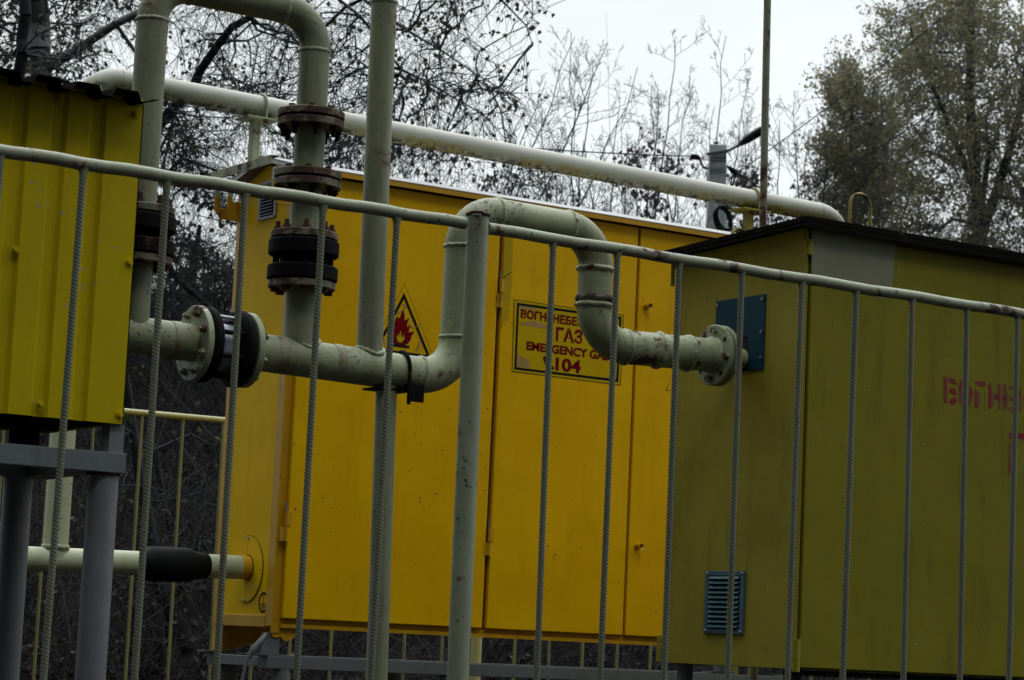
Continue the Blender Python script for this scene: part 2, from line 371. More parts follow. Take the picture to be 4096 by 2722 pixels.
def bolts(thing, parent, p, d, R, count, hr, hh, ph=0, mat='bolt', skip=(), stud=0, stud_r=.005, name='bolt'):
    p, d = V(p), V(d).normalized(); a = V((0, 0, 1)) if abs(d.z) < .9 else V((1, 0, 0)); u = d.cross(a).normalized(); vv = d.cross(u)
    for k in range(count):
        if k in skip: continue
        an = ph + 2*math.pi*k/count; q = p + (u*math.cos(an)+vv*math.sin(an))*R; mb = MB()
        mb.tube([q, q+d*hh], hr, 6, smooth=False)
        if stud: mb.tube([q+d*hh, q+d*(hh+stud)], stud_r, 8)
        mb.build(name, mat, thing, parent)

# ------------------------------------------------------------------ key planes of the place
YF, YP, YL = 4.75, 5.90, 5.60
XG = onY(2970, 1437, YP).x
YG = onX(3213, 1500, XG).y; YG2 = onX(2676, 1800, XG).y
YB = 7.25
X0 = onY(1090, 2455, YB).x; YB2 = onX(868, 2300, X0).y
print('XG %.3f YG %.3f YG2 %.3f X0 %.3f YB %.3f YB2 %.3f' % (XG, YG, YG2, X0, YB, YB2))
X_, Y_, Z_ = V((1, 0, 0)), V((0, 1, 0)), V((0, 0, 1))

# ------------------------------------------------------------------ ground: one sheet, flat yard, wooded bank rising behind
def ground_h(x, y):
    t = (x*0.3 + y) - 11.0
    h = 0 if t < 0 else 3.4*(1-math.exp(-(t/9.0)**1.4))
    return h + (.12*math.sin(x*.9+1.3*y)*math.sin(.7*y-.4*x) if t > 0 else 0)*min(1, max(0, t/3))
def make_ground():
    xs = np.concatenate([np.linspace(-600, -14, 14), np.linspace(-12, 50, 63), np.linspace(56, 700, 16)])
    ys = np.concatenate([np.linspace(-400, -10, 10), np.linspace(-8, 60, 69), np.linspace(66, 900, 18)])
    vs = [(x, y, ground_h(x, y)) for y in ys for x in xs]; nx = len(xs)
    fs = [(j*nx+i, j*nx+i+1, (j+1)*nx+i+1, (j+1)*nx+i) for j in range(len(ys)-1) for i in range(nx-1)]
    me = bpy.data.meshes.new('ground'); me.from_pydata(vs, [], fs); me.polygons.foreach_set('use_smooth', [True]*len(fs)); me.materials.append(M['ground'])
    o = bpy.data.objects.new('ground', me); COL.objects.link(o); o['kind'] = 'structure'
make_ground()

# ------------------------------------------------------------------ ribbed bar mesh shared by the fences
def ribbed(p0, p1, r, pitch=.0075, k=14, n_starts=1):
    L = (V(p1)-V(p0)).length; step = pitch/5; m = int(L/step); z = np.linspace(0, L, m+1); ph = np.arange(k)*2*np.pi/k
    Z, P = np.meshgrid(z, ph, indexing='ij'); rr = r + r*.13*np.clip(np.cos(2*np.pi*Z/pitch + 2*P), -.1, 1)
    rr += r*.06*(np.abs(np.cos(P)) < .05)
    d = (V(p1)-V(p0)).normalized(); u = d.cross(Y_).normalized(); w_ = d.cross(u)
    a = np.array(p0)[None, None, :] + Z[..., None]*np.array(d) + (rr*np.cos(P))[..., None]*np.array(u) + (rr*np.sin(P))[..., None]*np.array(w_)
    mb = MB(); i = np.arange(m)[:, None]*k; j = np.arange(k)[None, :]; j2 = (j+1) % k
    q = np.stack([i+j, i+j2, i+k+j2, i+k+j], -1).reshape(-1, 4)
    mb.v = [tuple(t) for t in a.reshape(-1, 3)]; mb.f = [tuple(t) for t in q]; mb.sm = [True]*len(mb.f); return mb
DF = 4096/2360.0
def front_fence():
    t = Thing('rebar_fence', 'near fence of pale green ribbed bars under a rusty tube rail', 'fence', onY(1865, 2722, YF)*1)
    t.root.location.z = 0; t.base.z = 0
    a = onY(1100*DF, 505*DF, YF); b = onY(1054*DF, 1568*DF, YF); dirv = (a-b).normalized(); foot = b - dirv*((b.z)/dirv.z)
    rp = size(a, 87)/2
    top = onY(1102*DF, 495*DF, YF)
    mb = MB(); mb.tube([foot, top - Z_*.004], rp, 28, caps=False); mb.tube([top-Z_*.004, top-Z_*.03], rp-.004, 28)
    mb.build('post', 'post', t)
    mb = MB(); rr = random.Random(3)
    ring = [top + V((math.cos(k*.2618), math.sin(k*.2618), 0))*(rp*(.98+.04*rr.random())) + Z_*(.004*rr.random()-.002) for k in range(25)]
    mb.tube(ring[:-1]+[ring[0]], .0042, 6); mb.build('rusted_rim', 'rust', t)
    for (x0, y0, x1, y1) in ((-260, 545, 1855, 896), (1955, 926, 4400, 1300)):
        p0 = onY(x0, y0, YF); p1 = onY(x1, y1, YF); r = .0140
        if x0 < 0: p0 = onY(x0, 338*DF+16+.157*x0, YF); p1 = onY(1860, 508*DF+13, YF)
        else: p0 = onY(1950, 518*DF+16, YF); p1 = onY(4400, 712*DF+.1532*(4400-4096)+24, YF)
        n = 24; pts = [p0.lerp(p1, k/n) + Z_*(.0015*math.sin(k*1.7)) for k in range(n+1)]
        MB().tube(pts, r, 20).build('rail', 'fence', t)
    tops = [(2, 352), (193, 385), (385, 415), (565, 445), (745, 472), (915, 500), (1275, 555), (1423, 580), (1566, 603), (1710, 625), (1848, 648), (1973, 665), (2102, 686), (2228, 703), (2345, 722)]
    bots = [-93, 100, 310, 498, 683, 855, 1237, 1383, 1530, 1677, 1815, 1942, 2082, 2212, 2325]
    for i, ((x, y), xb) in enumerate(zip(tops, bots)):
        a = onY(x*DF, y*DF, YF); b = onY(xb*DF, 1568*DF, YF); dv = (a-b).normalized(); ft = b - dv*((b.z-.62)/dv.z)
        rad = .0072 if i != 11 else .0077
        ribbed(ft, a, rad, .0078 if i % 3 else .0072).build('bar', 'bar', t)
        wb = MB(); q = a - Z_*.006
        wb.tube([q - Z_*.018, q-Z_*.008, q+Z_*.004], [rad*1.05, rad*1.25, rad*1.7], 10, caps=False)
        wb.build('weld', 'fence', t)
    g0 = onY(-260, 1400, YF); g1 = onY(4400, 1400, YF)
    MB().tube([V((g0.x, YF, .6)), V((g1.x, YF, .6))], .013, 14).build('lower_rail', 'fence', t)
front_fence()
def back_fence():
    Y = 9.1; t = Thing('rebar_fence', 'far fence of thin olive ribbed bars behind the cabinets', 'fence', V((onY(1905, 2600, Y).x, Y, 0)))
    p0 = onY(-300, 1633-.088*800+12, Y); p1 = onY(907, 1671+12, Y); dv = (p1-p0)/(p1.x-p0.x); pe = p0 + dv*(onY(3700, 2600, Y).x-p0.x)
    MB().tube([p0, pe], .0125, 14).build('rail', 'fence_far', t)
    px = onY(1905, 2600, Y).x; 
    MB().tube([V((px, Y, 0)), V((px, Y, p0.z+.03))], size(V((px, Y, 1)), 44)/2, 16).build('post', 'fence_far', t)
    px2 = onY(-150, 2200, Y).x
    MB().tube([V((px2, Y, 0)), V((px2, Y, p0.z+.03))], .022, 16).build('post', 'fence_far', t)
    xs = [onY(x, y, Y).x for x, y in ((-160, 1760), (18, 1760), (200, 1740), (380, 1730), (564, 1730), (732, 1730), (899, 1730), (1010, 2541), (1163, 2586), (1326, 2541), (1478, 2560), (1620, 2593), (1768, 2593), (2056, 2593), (2199, 2593), (2332, 2593), (2468, 2593), (2599, 2593), (2735, 2593), (2868, 2600), (2996, 2600), (3120, 2600), (3246, 2600), (3370, 2600), (3480, 2600), (3600, 2600))]
    for x in xs:
        ribbed(V((x, Y, .25)), V((x+rnd.uniform(-.01, .01), Y, p0.z)), .0064, .010, 8).build('bar', 'far_bar', t)
back_fence()

# ------------------------------------------------------------------ the gas pipeline in front of the cabinets
def pipeline():
    t = Thing('gas_pipeline', 'pale green flanged gas pipe with expansion loop, bypass and vent running before the yellow cabinet', 'gas pipe', V((onY(1543, 2000, YP).x, YP, 0)))
    L = lambda x, y: onY(x, y, YP)
    mz = lambda x: 1361+.137*(x-682)
    R = .0505
    c1, c2 = L(767, mz(767)), L(994, mz(994))
    start = L(330, mz(330))
    # main run left of the valve, and right of it with the loop
    MB().tube([start, c1+X_*.004], R*.98, 36).build('main_pipe', 'pipe', t)
    pts = [c2 - X_*.004, L(1822, 1521), L(1858, 842), L(2388, 934), L(2370, 1377), L(2852, 1423)]
    path, marks = fillet(pts, [.118, .105, .108, .112], 12)
    n = len(path)
    cut = 1+4*13; MB().tube(path[:cut], R, 40).build('loop_pipe', 'pipe', t); MB().tube([path[cut-1], path[cut-1].lerp(path[-1], .5), path[-1]], R, 40).build('outlet_pipe', 'pipe_worn', t)
    for i, (p, d) in enumerate(marks):
        weld(p, d, R, .0045 if i not in (5, 6) else .007, .006 if i not in (5, 6) else .009, 44, i).build('weld', 'weld', t)
    for i, (x, y) in enumerate(((2381, 1082), (2379, 1196))):
        weld(L(x, y), Z_, R, .003 if i == 0 else .007, .006 if i == 0 else .012, 44, 20+i).build('weld', 'weld' if i == 0 else 'rusty', t)
    for x in (2628, 2748):
        weld(L(x, 1377+.095*(x-2370)), X_, R, .006, .009, 44, x).build('weld', 'weld', t)
    # rust bands on the run
    for x in (694, 1340, 1110):
        q = L(x, mz(x)); MB().tube([q-X_*.014, q+X_*.014], R+.0008, 36, caps=False).build('rust_band', M['band'], t)
    # flanged valve in the run
    fr = size(c1, 306)/2*1.0
    d1 = L(767, mz(767)); 
    th = .018
    f1 = MB(); flange(f1, d1, X_, fr, th); o = f1.build('flange', 'flange', t)
    bolts(t, o, d1, -X_, fr*.80, 8, .0105, .011, ph=math.pi/8, stud=.006)
    g = MB(); flange(g, d1+X_*th, X_, fr*.86, .006); g.build('gasket', 'gasket', t)
    b1_ = d1 + X_*(th+.006); b2_ = L(971, mz(971))
    v = MB(); flange(v, b1_, X_, fr*1.0, .026, bev=.006); flange(v, b2_-X_*.034, X_, fr*1.03, .030, bev=.008)
    v.tube([b1_+X_*.02, b2_-X_*.03], fr*.34, 24, caps=False)
    vo = v.build('valve_body', 'black', t)
    for k in range(8):
        an = math.pi/8+k*math.pi/4; q = V((0, math.cos(an), math.sin(an)))*fr*.8; MB().tube([b1_+q, b2_+q], .0065, 8).build('stud', 'steel' if k in (1, 2) else 'black', t, vo)
    mb = MB(); mb.tube([b1_+X_*.030, b1_+X_*.034, b2_-X_*.042, b2_-X_*.038], [R*.9, R*1.22, R*1.22, R*.9], 30); mb.build('bare_sleeve', M['white_sleeve'], t, vo)
    g = MB(); flange(g, b2_-X_*.004, X_, fr*.9, .004); g.build('gasket', 'gasket', t)
    f2 = MB(); flange(f2, b2_, X_, fr, th); o = f2.build('flange', 'flange', t)
    bolts(t, o, b2_+X_*th, X_, fr*.80, 8, .0105, .011, ph=math.pi/8, stud=.006)
    # end flanges at the green cabinet
    fe = L(2850, 1421); fre = size(fe, 245)/2
    def flange_holes(p, mat='flange'):
        mb = MB(); seg = 48; pr = []
        flange(mb, p, X_, fre, .014); return mb.build('flange', mat, t)
    o = flange_holes(fe)
    bolts(t, o, fe, -X_, fre*.78, 8, .0105, .013, ph=math.pi/8+.25, skip=(0, 2, 4, 6), mat='bolt')
    for k in (0, 2, 4, 6):
        an = math.pi/8+.25+2*math.pi*k/8; u = (-X_).cross(Z_).normalized(); vv = (-X_).cross(u); q = fe + (u*math.cos(an)+vv*math.sin(an))*fre*.78
        MB().tube([q+X_*.002, q-X_*.0012], .0075, 14).build('bolt_hole', 'dark', t, o)
    g = MB(); flange(g, fe+X_*.014, X_, fre*.9, .007); g.build('gasket', 'rust', t)
    f = MB(); flange(f, fe+X_*.021, X_, fre, .014); f.build('flange', 'flange', t)
    MB().tube([fe+X_*.03, V((XG+.06, YP, fe.z))], .030, 24).build('stub_pipe', 'fence_far', t)
    weld(fe-X_*.002, X_, R, .006, .008, 40, 77).build('weld', 'weld', t)
    # vent pipe
    a = L(1476, 1440); b = L(1537, 0); dv = (b-a).normalized()
    MB().tube([a, a+dv*2.6], size(L(1500, 700), 104)/2, 32).build('vent_pipe', 'pipe_clean', t)
    saddle(L(1477, mz(1477)), size(L(1500, 700), 104)/2, R, seed=5).build('weld', 'weld', t)
    weld(L(1537, 10), dv, size(L(1500, 700), 104)/2, .003, .007, 40, 6).build('weld', 'weld', t)
    # bypass: up from the run, over and down
    RB = size(L(1259, 350), 122)/2
    Cc = L(1268, 58); xl = L(594, 330).x; A = V((xl, YP, L(560, 1345).z)); B = V((xl, YP, Cc.z)); D = V((Cc.x, YP, L(1210, 1425).z))
    path, marks = fillet([A, B, Cc, D], .105, 12)
    MB().tube(path, RB, 36).build('bypass_pipe', 'pipe_clean', t)
    for i, (p, d) in enumerate(marks): weld(p, d, RB, .003, .006, 40, 40+i).build('weld', 'weld', t)
    saddle(L(1210, mz(1210)), RB*.985, R, seed=50, hgt=.004).build('weld', 'weld', t)
    def zat(y): return onY(1240, y, YP).z
    rf = size(L(1259, 500), 268)/2
    def pair(x, zt, mat='rusty'):
        p = V((x, YP, zt)); f = MB(); flange(f, p, -Z_, rf, .020); o = f.build('flange', mat, t)
        g = MB(); flange(g, p-Z_*.020, -Z_, rf*.93, .006); g.build('gasket', 'gasket', t)
        f = MB(); flange(f, p-Z_*.026, -Z_, rf, .020); o2 = f.build('flange', mat, t)
        bolts(t, o, p, Z_, rf*.82, 8, .0095, .008, ph=.3, mat='rust')
        bolts(t, o2, p-Z_*.046, -Z_, rf*.82, 8, .011, .011, ph=.3, stud=.018, stud_r=.0065, mat='black')
        return p
    pair(Cc.x, zat(447)); pair(Cc.x, zat(690))
    def valve(x, z1, z2):
        p = V((x, YP, z1)); q = V((x, YP, z2)); r2 = rf*1.02
        f = MB(); flange(f, p, -Z_, rf, .020); o = f.build('flange', 'rusty', t); bolts(t, o, p, Z_, rf*.80, 8, .011, .012, ph=.35, stud=.014, stud_r=.007, mat='rust')
        v = MB(); flange(v, p-Z_*.024, -Z_, r2*1.03, .042, bev=.004); flange(v, q+Z_*.020, Z_, r2*1.03, .040, bev=.004)
        v.tube([p-Z_*.06, q+Z_*.055], rf*.66, 28, caps=False)
        v.tube([p-Z_*.020, p-Z_*.025], rf*.9, 28); vo = v.build('valve_body', 'black', t)
        for k in range(8):
            an = .35+k*math.pi/4; e = V((math.cos(an), math.sin(an), 0))*rf*.80
            MB().tube([p+e, q+e], .0095, 8).build('stud', 'black', t, vo)
        f = MB(); flange(f, q+Z_*.018, -Z_, rf, .020); o = f.build('flange', 'rusty', t)
        bolts(t, o, q-Z_*.002, -Z_, rf*.80, 8, .012, .012, ph=.35, mat='rust')
    valve(Cc.x, zat(935), zat(1160))
    valve(xl, onY(600, 835, YP).z, onY(590, 1060, YP).z)
    return fr
def band_mat():
    m, n, b = newmat('rust_tinted_band'); v = texco(n)
    f = ramp(n, noise(n, 9, 5, .7, v), .36, .56)
    n.links.new(mixc(n, f, (.15, .075, .045), (.24, .24, .145)), b.inputs['Base Color']); b.inputs['Roughness'].default_value = .6
    return m
M['band'] = band_mat(); M['white_sleeve'] = plain('white_sleeve', (.36, .41, .50), .35, .0, .1)
pipeline()

def pipe_support():
    L = lambda x, y: onY(x, y, YP)
    a = L(1543, 1632); b = L(1514, 2504); dv = (a-b).normalized(); foot = b-dv*(b.z/dv.z)
    t = Thing('pipe_support', 'thin upright tube with black clamp carrying the pipe beside the fence post', 'pipe support', V((foot.x, YP, 0)))
    MB().tube([foot, a+dv*.062], size(a, 85)/2, 24).build('post', 'pipe_clean', t)
    c = L(1600, 1487); R = .0505
    pl = L(1560, 1560)
    MB().box((pl.x-.060, YP-.03, pl.z-.004), (pl.x+.055, YP+.05, pl.z+.002)).build('top_plate', 'black', t, bevel=.001)
    q0 = L(1590, 1541); q1 = L(1652, 1617)
    mb = MB(); mb.box((q0.x, YP-.058, q1.z), (q1.x, YP-.053, q0.z)); mb.box((q0.x, YP-.053, q0.z-.005), (q1.x, YP+.02, q0.z)); mb.build('angle_bracket', 'black', t, bevel=.001)
    arc = []; 
    for k in range(21):
        an = math.pi*(k/20); arc.append(c + V((.0, math.cos(an), math.sin(an)))*(R+.0045))
    arc = [arc[0]-Z_*.095] + arc + [arc[-1]-Z_*.095]
    MB().tube(arc, .0055, 10).build('u_bolt', 'black', t)
pipe_support()

# ------------------------------------------------------------------ yellow gas cabinet
def textmesh(txt, p0, p1, cap, Yv, off, mat, thing, parent, name='lettering', sx=None, thick=.0004, slant=0):
    """lettering on a plane Y=const from point p0 (baseline left) to p1 (baseline right), cap height cap"""
    cu = bpy.data.curves.new('t', 'FONT'); cu.body = txt; cu.size = 1; cu.offset = 0; cu.resolution_u = 4
    ob = bpy.data.objects.new('t', cu); COL.objects.link(ob); dg = bpy.context.evaluated_depsgraph_get(); dg.update()
    me = bpy.data.meshes.new_from_object(ob.evaluated_get(dg)); co = np.array([v.co[:] for v in me.vertices])
    x0, x1 = co[:, 0].min(), co[:, 0].max(); y0, y1 = 0, co[:, 1].max(); bpy.data.meshes.remove(me)
    Lx = p1.x-p0.x; s = cap/.72
    cu.offset = off/s; dg.update(); me = bpy.data.meshes.new_from_object(ob.evaluated_get(dg)); co = np.array([v.co[:] for v in me.vertices])
    bpy.data.objects.remove(ob)
    out = np.zeros_like(co); f = (co[:, 0]-x0)/(x1-x0)
    out[:, 0] = p0.x + f*Lx - thing.base.x; out[:, 1] = Yv - thing.base.y
    out[:, 2] = p0.z + (p1.z-p0.z)*f + co[:, 1]*s - thing.base.z
    me.vertices.foreach_set('co', out.astype(np.float32).ravel()); me.update(); me.name = name
    me.materials.clear(); me.materials.append(M[mat]); o = bpy.data.objects.new(name, me); COL.objects.link(o); o.parent = parent or thing.root
    return o
def louvre(thing, X, quad, n, mat, name='vent_grille'):
    """pressed louvre plate on the plane X = const; quad given as (y_far, y_near, z0, z1)"""
    ya, yb, z0, z1 = quad; d = .006; rim = (z1-z0)*.075; ry = (ya-yb)*.10
    mb = MB(); mb.box((X-d, yb, z0), (X, yb+ry, z1)); mb.box((X-d, ya-ry, z0), (X, ya, z1)); mb.box((X-d, yb+ry, z0), (X, ya-ry, z0+rim)); mb.box((X-d, yb+ry, z1-rim), (X, ya-ry, z1))
    o = mb.build(name, mat, thing, bevel=.0012)
    MB().box((X-.0015, yb+ry, z0+rim), (X+.001, ya-ry, z1-rim)).build('shadow_gap', 'dark', thing, o)
    s = MB(); H = (z1-z0-2*rim)/n
    for k in range(n):
        zz = z0+rim+H*k; y_a, y_b = ya-ry*1.25, yb+ry*1.25
        s.prism([(X-.002, y_a, zz+H*.98), (X-.011, y_a, zz+H*.42), (X-.011, y_a, zz+H*.30), (X-.002, y_a, zz+H*.80)], (0, y_b-y_a, 0))
    s.build('slats', mat, thing, o)
    for yy in (yb+ry*.55, ya-ry*.55):
        for zz in (z0+rim*.55, z1-rim*.55): MB().ball((X-d, yy, zz), .0042, 8).build('rivet', 'steel', thing, o)
    return o
def yellow_cabinet():
    t = Thing('gas_cabinet', 'bright yellow steel gas cabinet with three doors and warning stickers', 'gas cabinet', V((X0, YB, 0)))
    L = lambda x, y: onY(x, y, YB)
    zb = L(1204, 2512).z; XE = onY(2980, 2500, YB).x + .25
    Xv = X0-.035
    ap = onX(1066, 622, Xv); ne = onX(1213, 667, Xv); fe = onX(1018, 680, Xv)
    print('apex', ap, 'near eave', ne, 'far', fe)
    yr = (YB+YB2)/2; zr = max(ap.z, onY(2500, 873, yr).z, onY(1453, 688, yr).z); zt = (L(1453, 735).z+L(2500, 925).z)/2 - .0
    ze = (L(1453.8, 702).z + L(2500, 891).z)/2
    print('zt', zt, 'zr', zr, 'zb', zb, 'len', XE-X0, 'eaves', L(1453.8, 702).z, L(2500, 891).z)
    zt = ze-.02
    # shell: back, floor, ends as one closed body with gabled ends
    mb = MB()
    g = [(X0, YB+.004, zb), (X0, YB2, zb), (X0, YB2, zt), (X0, yr, zr-.03), (X0, YB+.004, zt)]
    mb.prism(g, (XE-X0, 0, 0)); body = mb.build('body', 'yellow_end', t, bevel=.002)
    # end frame: thin corner posts and sill standing proud of the recessed end sheet
    w = .045
    zs = onX(970, 2459, X0).z; zs0 = onX(960, 2505, X0).z
    f = MB(); f.box((X0-.004, YB, zb-.0), (X0+.02, YB+w, zt)); f.box((X0-.004, YB2-w*.6, zb), (X0+.02, YB2+.003, zt)); f.box((X0-.006, YB+w, zs0), (X0+.02, YB2-w*.6, zs)); f.build('end_frame', 'yellow_frame', t, bevel=.0015)
    # front frame
    yf = YB-.002; d1l = L(1131, 2465).x
    f = MB(); f.box((X0-.004, yf-.003, zb-.022), (d1l-.012, yf+.004, zt)); f.box((d1l-.012, yf+.0, zb), (XE, yf+.03, zt)); f.build('front_frame', 'yellow_frame', t, bevel=.0015)
    f = MB(); f.box((d1l-.012, yf-.012, zb-.003), (XE, yf-.0015, zb+.010)); f.build('sill', 'yellow_frame', t)
    # doors
    yd = YB-.024
    zd = (onY(1130, 2468, yd).z + onY(2490, 2548, yd).z)/2; zdt = zt-.004
    xs = [onY(1131, 2465, yd).x, onY(1928, 2513, yd).x, onY(1946, 2516, yd).x, onY(2490, 2547, yd).x, onY(2501, 2547, yd).x, onY(3020, 2577, yd).x]
    # measured upper ends of the gaps keep the doors plumb
    doors = []
    for k in range(3):
        mb = MB(); mb.box((xs[2*k], yd, zd), (xs[2*k+1], yf-.003, zdt)); doors.append(mb.build('door', 'yellow', t, bevel=.003))
    for k in (1, 3):
        mb = MB(); mb.box((xs[k]-.001, yf-.0025, zd), (xs[k+1]+.001, yf-.0012, zdt)); mb.build('door_gap', 'orange_gap', t)
    MB().box((xs[5]+.02, yd, zd), (XE, yf-.003, zdt)).build('door', 'yellow', t, bevel=.003)
    # hinges
    for (x, y0, y1, dr) in ((1131, 2042, 2165, 0), (1980, 2113, 2225, 1), (2004, 1115, 1232, 1), (1175, 1000, 1110, 0)):
        a = onY(x, y0, yd); b = onY(x, y1, yd); xx = (xs[0] if dr == 0 else xs[2])-.007; zm = (a.z+b.z)/2
        mb = MB(); mb.tube([V((xx, yd-.004, b.z)), V((xx, yd-.004, zm-.002))], .006, 12); mb.tube([V((xx, yd-.004, zm+.001)), V((xx, yd-.004, a.z))], .0072, 12)
        mb.box((xx, yd-.0025, zm+.002), (xx+.016, yd-.0002, a.z-.001)); mb.box((xx-.016, yd-.004, b.z), (xx, yd+.012, zm-.004))
        mb.build('hinge', 'yellow_frame', t, doors[dr])
        MB().tube([V((xx, yd+.004, a.z+.002)), V((xx, yd+.004, a.z+.03))], .004, 8).build('hinge_grease', 'steel', t, doors[dr])
    # triangular-key locks
    for (x, y) in ((2583, 1229), (2547, 2187)):
        q = onY(x, y, yd); mb = MB(); mb.tube([q, q-Y_*.030], .0105, 18, caps=False); mb.tube([q-Y_*.003, q], .0105, 18); mb.tube([q-Y_*.030, q-Y_*.0262], [.0105, .0062], 18, caps=False)
        mb.tube([q-Y_*.0262, q-Y_*.006], .0055, 18, caps=False); o = mb.build('lock', 'yellow_frame', t, doors[2])
        MB().tube([q-Y_*.0065, q-Y_*.006], .0054, 12).build('keyhole', 'dark', t, o)
        MB().ball(q+V((-.007, -.014, 0)), .0055, 8).build('side_hole', 'dark', t, o)
    # roof: two pale slopes with a folded edge
    ov = .05; ye = YB-ov; ye2 = YB2+ov; zee = ze; ypk = yr; zpk = zr
    th = .003
    rf = MB()
    rf.prism([(Xv, ye, zee), (Xv, ypk, zpk), (Xv, ye2, zee), (Xv, ye2, zee-th), (Xv, ypk, zpk-th), (Xv, ye, zee-th)], (XE+.05-Xv, 0, 0))
    roof = rf.build('roof', 'roof_yellow', t)
    f = MB(); f.box((Xv+.004, ye+.001, zee-.021), (XE+.045, ye+.004, zee-th-.0005)); f.box((Xv+.004, ye2-.004, zee-.021), (XE+.045, ye2-.001, zee-th-.0005)); f.build('fascia', 'yellow_frame', t, roof)
    v = MB(); v.prism([(Xv+.002, ye+.004, zee-.004), (Xv+.002, ypk, zpk-.004), (Xv+.002, ye2-.004, zee-.004), (Xv+.002, ye2-.004, zee-.018), (Xv+.002, ypk, zpk-.018), (Xv+.002, ye+.004, zee-.018)], (.003, 0, 0)); v.build('verge_trim', 'roof_yellow', t, roof)
    s = MB(); s.box((X0, ye+.004, zee-.014), (XE, YB+.01, zee-.0125)); s.build('soffit', 'yellow_frame', t, roof)
    # vent in the end
    a = onX(1042, 737, X0); b = onX(1036, 887, X0); c = onX(1106, 868, X0)
    louvre(t, X0-.001, (b.y, c.y, (b.z+c.z)/2, a.z), 10, 'vent_grey')
    # round pipe collar plate, two halves
    c = onX(991, 2277, X0); r = size(c, 264)/2
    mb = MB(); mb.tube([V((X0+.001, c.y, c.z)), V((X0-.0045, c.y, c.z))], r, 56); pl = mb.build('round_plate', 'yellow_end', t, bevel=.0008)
    MB().tube([V((X0+.001, c.y, c.z)), V((X0-.0025, c.y, c.z))], r+.0016, 56).build('plate_edge_shadow', 'ink_black', t, pl)
    MB().box((X0-.0049, c.y-.0006, c.z-r), (X0-.0044, c.y+.0006, c.z+r)).build('seam', 'ink_line', t, pl)
    for (dy, dz) in ((.006, .93), (-.006, .93), (.006, -.93), (-.006, -.93), (-r*.9, .0)):
        MB().ball((X0-.005, c.y+dy, c.z+(dz*r if abs(dz) > .1 else 0)), .0035, 8).build('screw', 'steel', t, pl)
    # earth symbol
    e_ = onX(1054, 2411, X0); R1 = size(e_, 84)/2; xe = X0-.0008
    def ring(c, ro, ri, x0, n=40):
        mb = MB(); vs = []; 
        for k in range(n):
            an = 2*math.pi*k/n
            for rr in (ro, ri):
                vs.append((x0, c.y+math.cos(an)*rr, c.z+math.sin(an)*rr))
        mb._add(vs, [(2*k, 2*k+1, (2*k+3) % (2*n), (2*k+2) % (2*n)) for k in range(n)], False); return mb
    mb = ring(e_, R1, R1*.77, xe)
    def q(y0, y1, z0, z1): mb._add([(xe, e_.y+y*R1, e_.z+z*R1) for y, z in ((y0, z0), (y1, z0), (y1, z1), (y0, z1))], [(0, 1, 2, 3)], False)
    q(-.05, .05, -.18, .62); q(-.62, .62, -.26, -.16); q(-.40, .40, -.46, -.37); q(-.14, .14, -.66, -.57)
    mb.build('earth_symbol', 'ink_black', t)
    # lifting lugs and the cross beam of the overhead pipe rest
    zl0 = onY(910, 882, YB2).z; zl1 = onY(1110, 665, YB).z; xl = onY(856, 830, YB2).x
    M['lug'] = lug_mat(zl0, zl1)
    def lug(Y, mat):
        # plate with a chamfered lower corner and two upright slots
        x0, x1 = xl, X0-.001; Lw = x1-x0; H = zl1-zl0; mb = MB(); e = (0, .006, 0)
        P = lambda a, b: (x0+a*Lw, Y, zl0+b*H)
        mb.prism([P(0, .28), P(.26, .0), P(1, 0), P(1, .30), P(0, .30)], e)
        mb.prism([P(0, .30), P(.22, .30), P(.22, .80), P(0, .80)], e)
        mb.prism([P(.52, .30), P(.72, .30), P(.72, .80), P(.52, .80)], e)
        mb.prism([P(.72, .30), P(1, .30), P(1, .52), P(.72, .52)], e)
        mb.prism([P(.0, .80), P(1, .80), P(.92, .97), P(.75, 1.0), P(.15, 1.0), P(0, .92)], e)
        return mb.build('lifting_lug', mat, t, bevel=.001)
    lug(YB2-.004, M['lug']); lug(YB-.006, M['lug'])
    # stickers: flammable triangle on the first door
    ys = yd-.0007
    S = lambda x, y, dy=0: onY(1500+x/3.3714, 1050+y/3.3714, ys-dy)
    def poly(mb, pts, dy): mb._add([S(x, y, dy) for x, y in pts], [tuple(range(len(pts)))], False)
    def tri_line(a, b, c, wd, dy, rim_mat, name):
        mb = MB(); pts = [V(S(*p, dy)) for p in (a, b, c)]; cen = (pts[0]+pts[1]+pts[2])/3
        ins = [cen+(p-cen)*(1-wd) for p in pts]
        mb._add(pts+ins, [(0, 1, 4, 3), (1, 2, 5, 4), (2, 0, 3, 5)], False); return mb.build(name, rim_mat, t, doors[0])
    A = (402, 285); Bq = (760, 1210); 
    base_mb = MB(); 
    tri_line((402, 283), (812, 1338), (-75, 1215), .014, .0, 'ink_line', 'sticker_outline')
    tri_line((393, 410), (755, 1300), (-10, 1192), .15, .0002, 'ink_black', 'warning_triangle')
    FL = [(383, 640), (398, 720), (397, 792), (462, 758), (430, 828), (428, 880), (484, 852), (455, 900), (450, 950), (526, 930), (486, 985), (474, 1042), (436, 1092), (382, 1122), (325, 1122), (280, 1100), (236, 1062), (222, 1000), (200, 935), (150, 905), (232, 910), (225, 850), (200, 800), (262, 825), (285, 765), (312, 728), (318, 780), (350, 715)]
    def scl(P, k, c=(350, 930)): return [(c[0]+(x-c[0])*k, c[1]+(y-c[1])*k) for x, y in P]
    mb = MB(); poly(mb, scl(FL, 1.05), .0003); mb.build('flame_outline', 'ink_black', t, doors[0])
    mb = MB(); poly(mb, scl(FL, .95), .0005); mb.build('flame', 'ink_red', t, doors[0])
    FI = [(345, 905), (354, 960), (348, 1008), (394, 972), (368, 1020), (407, 1003), (396, 1052), (340, 1098), (298, 1062), (282, 985), (308, 1008), (306, 955), (328, 984)]
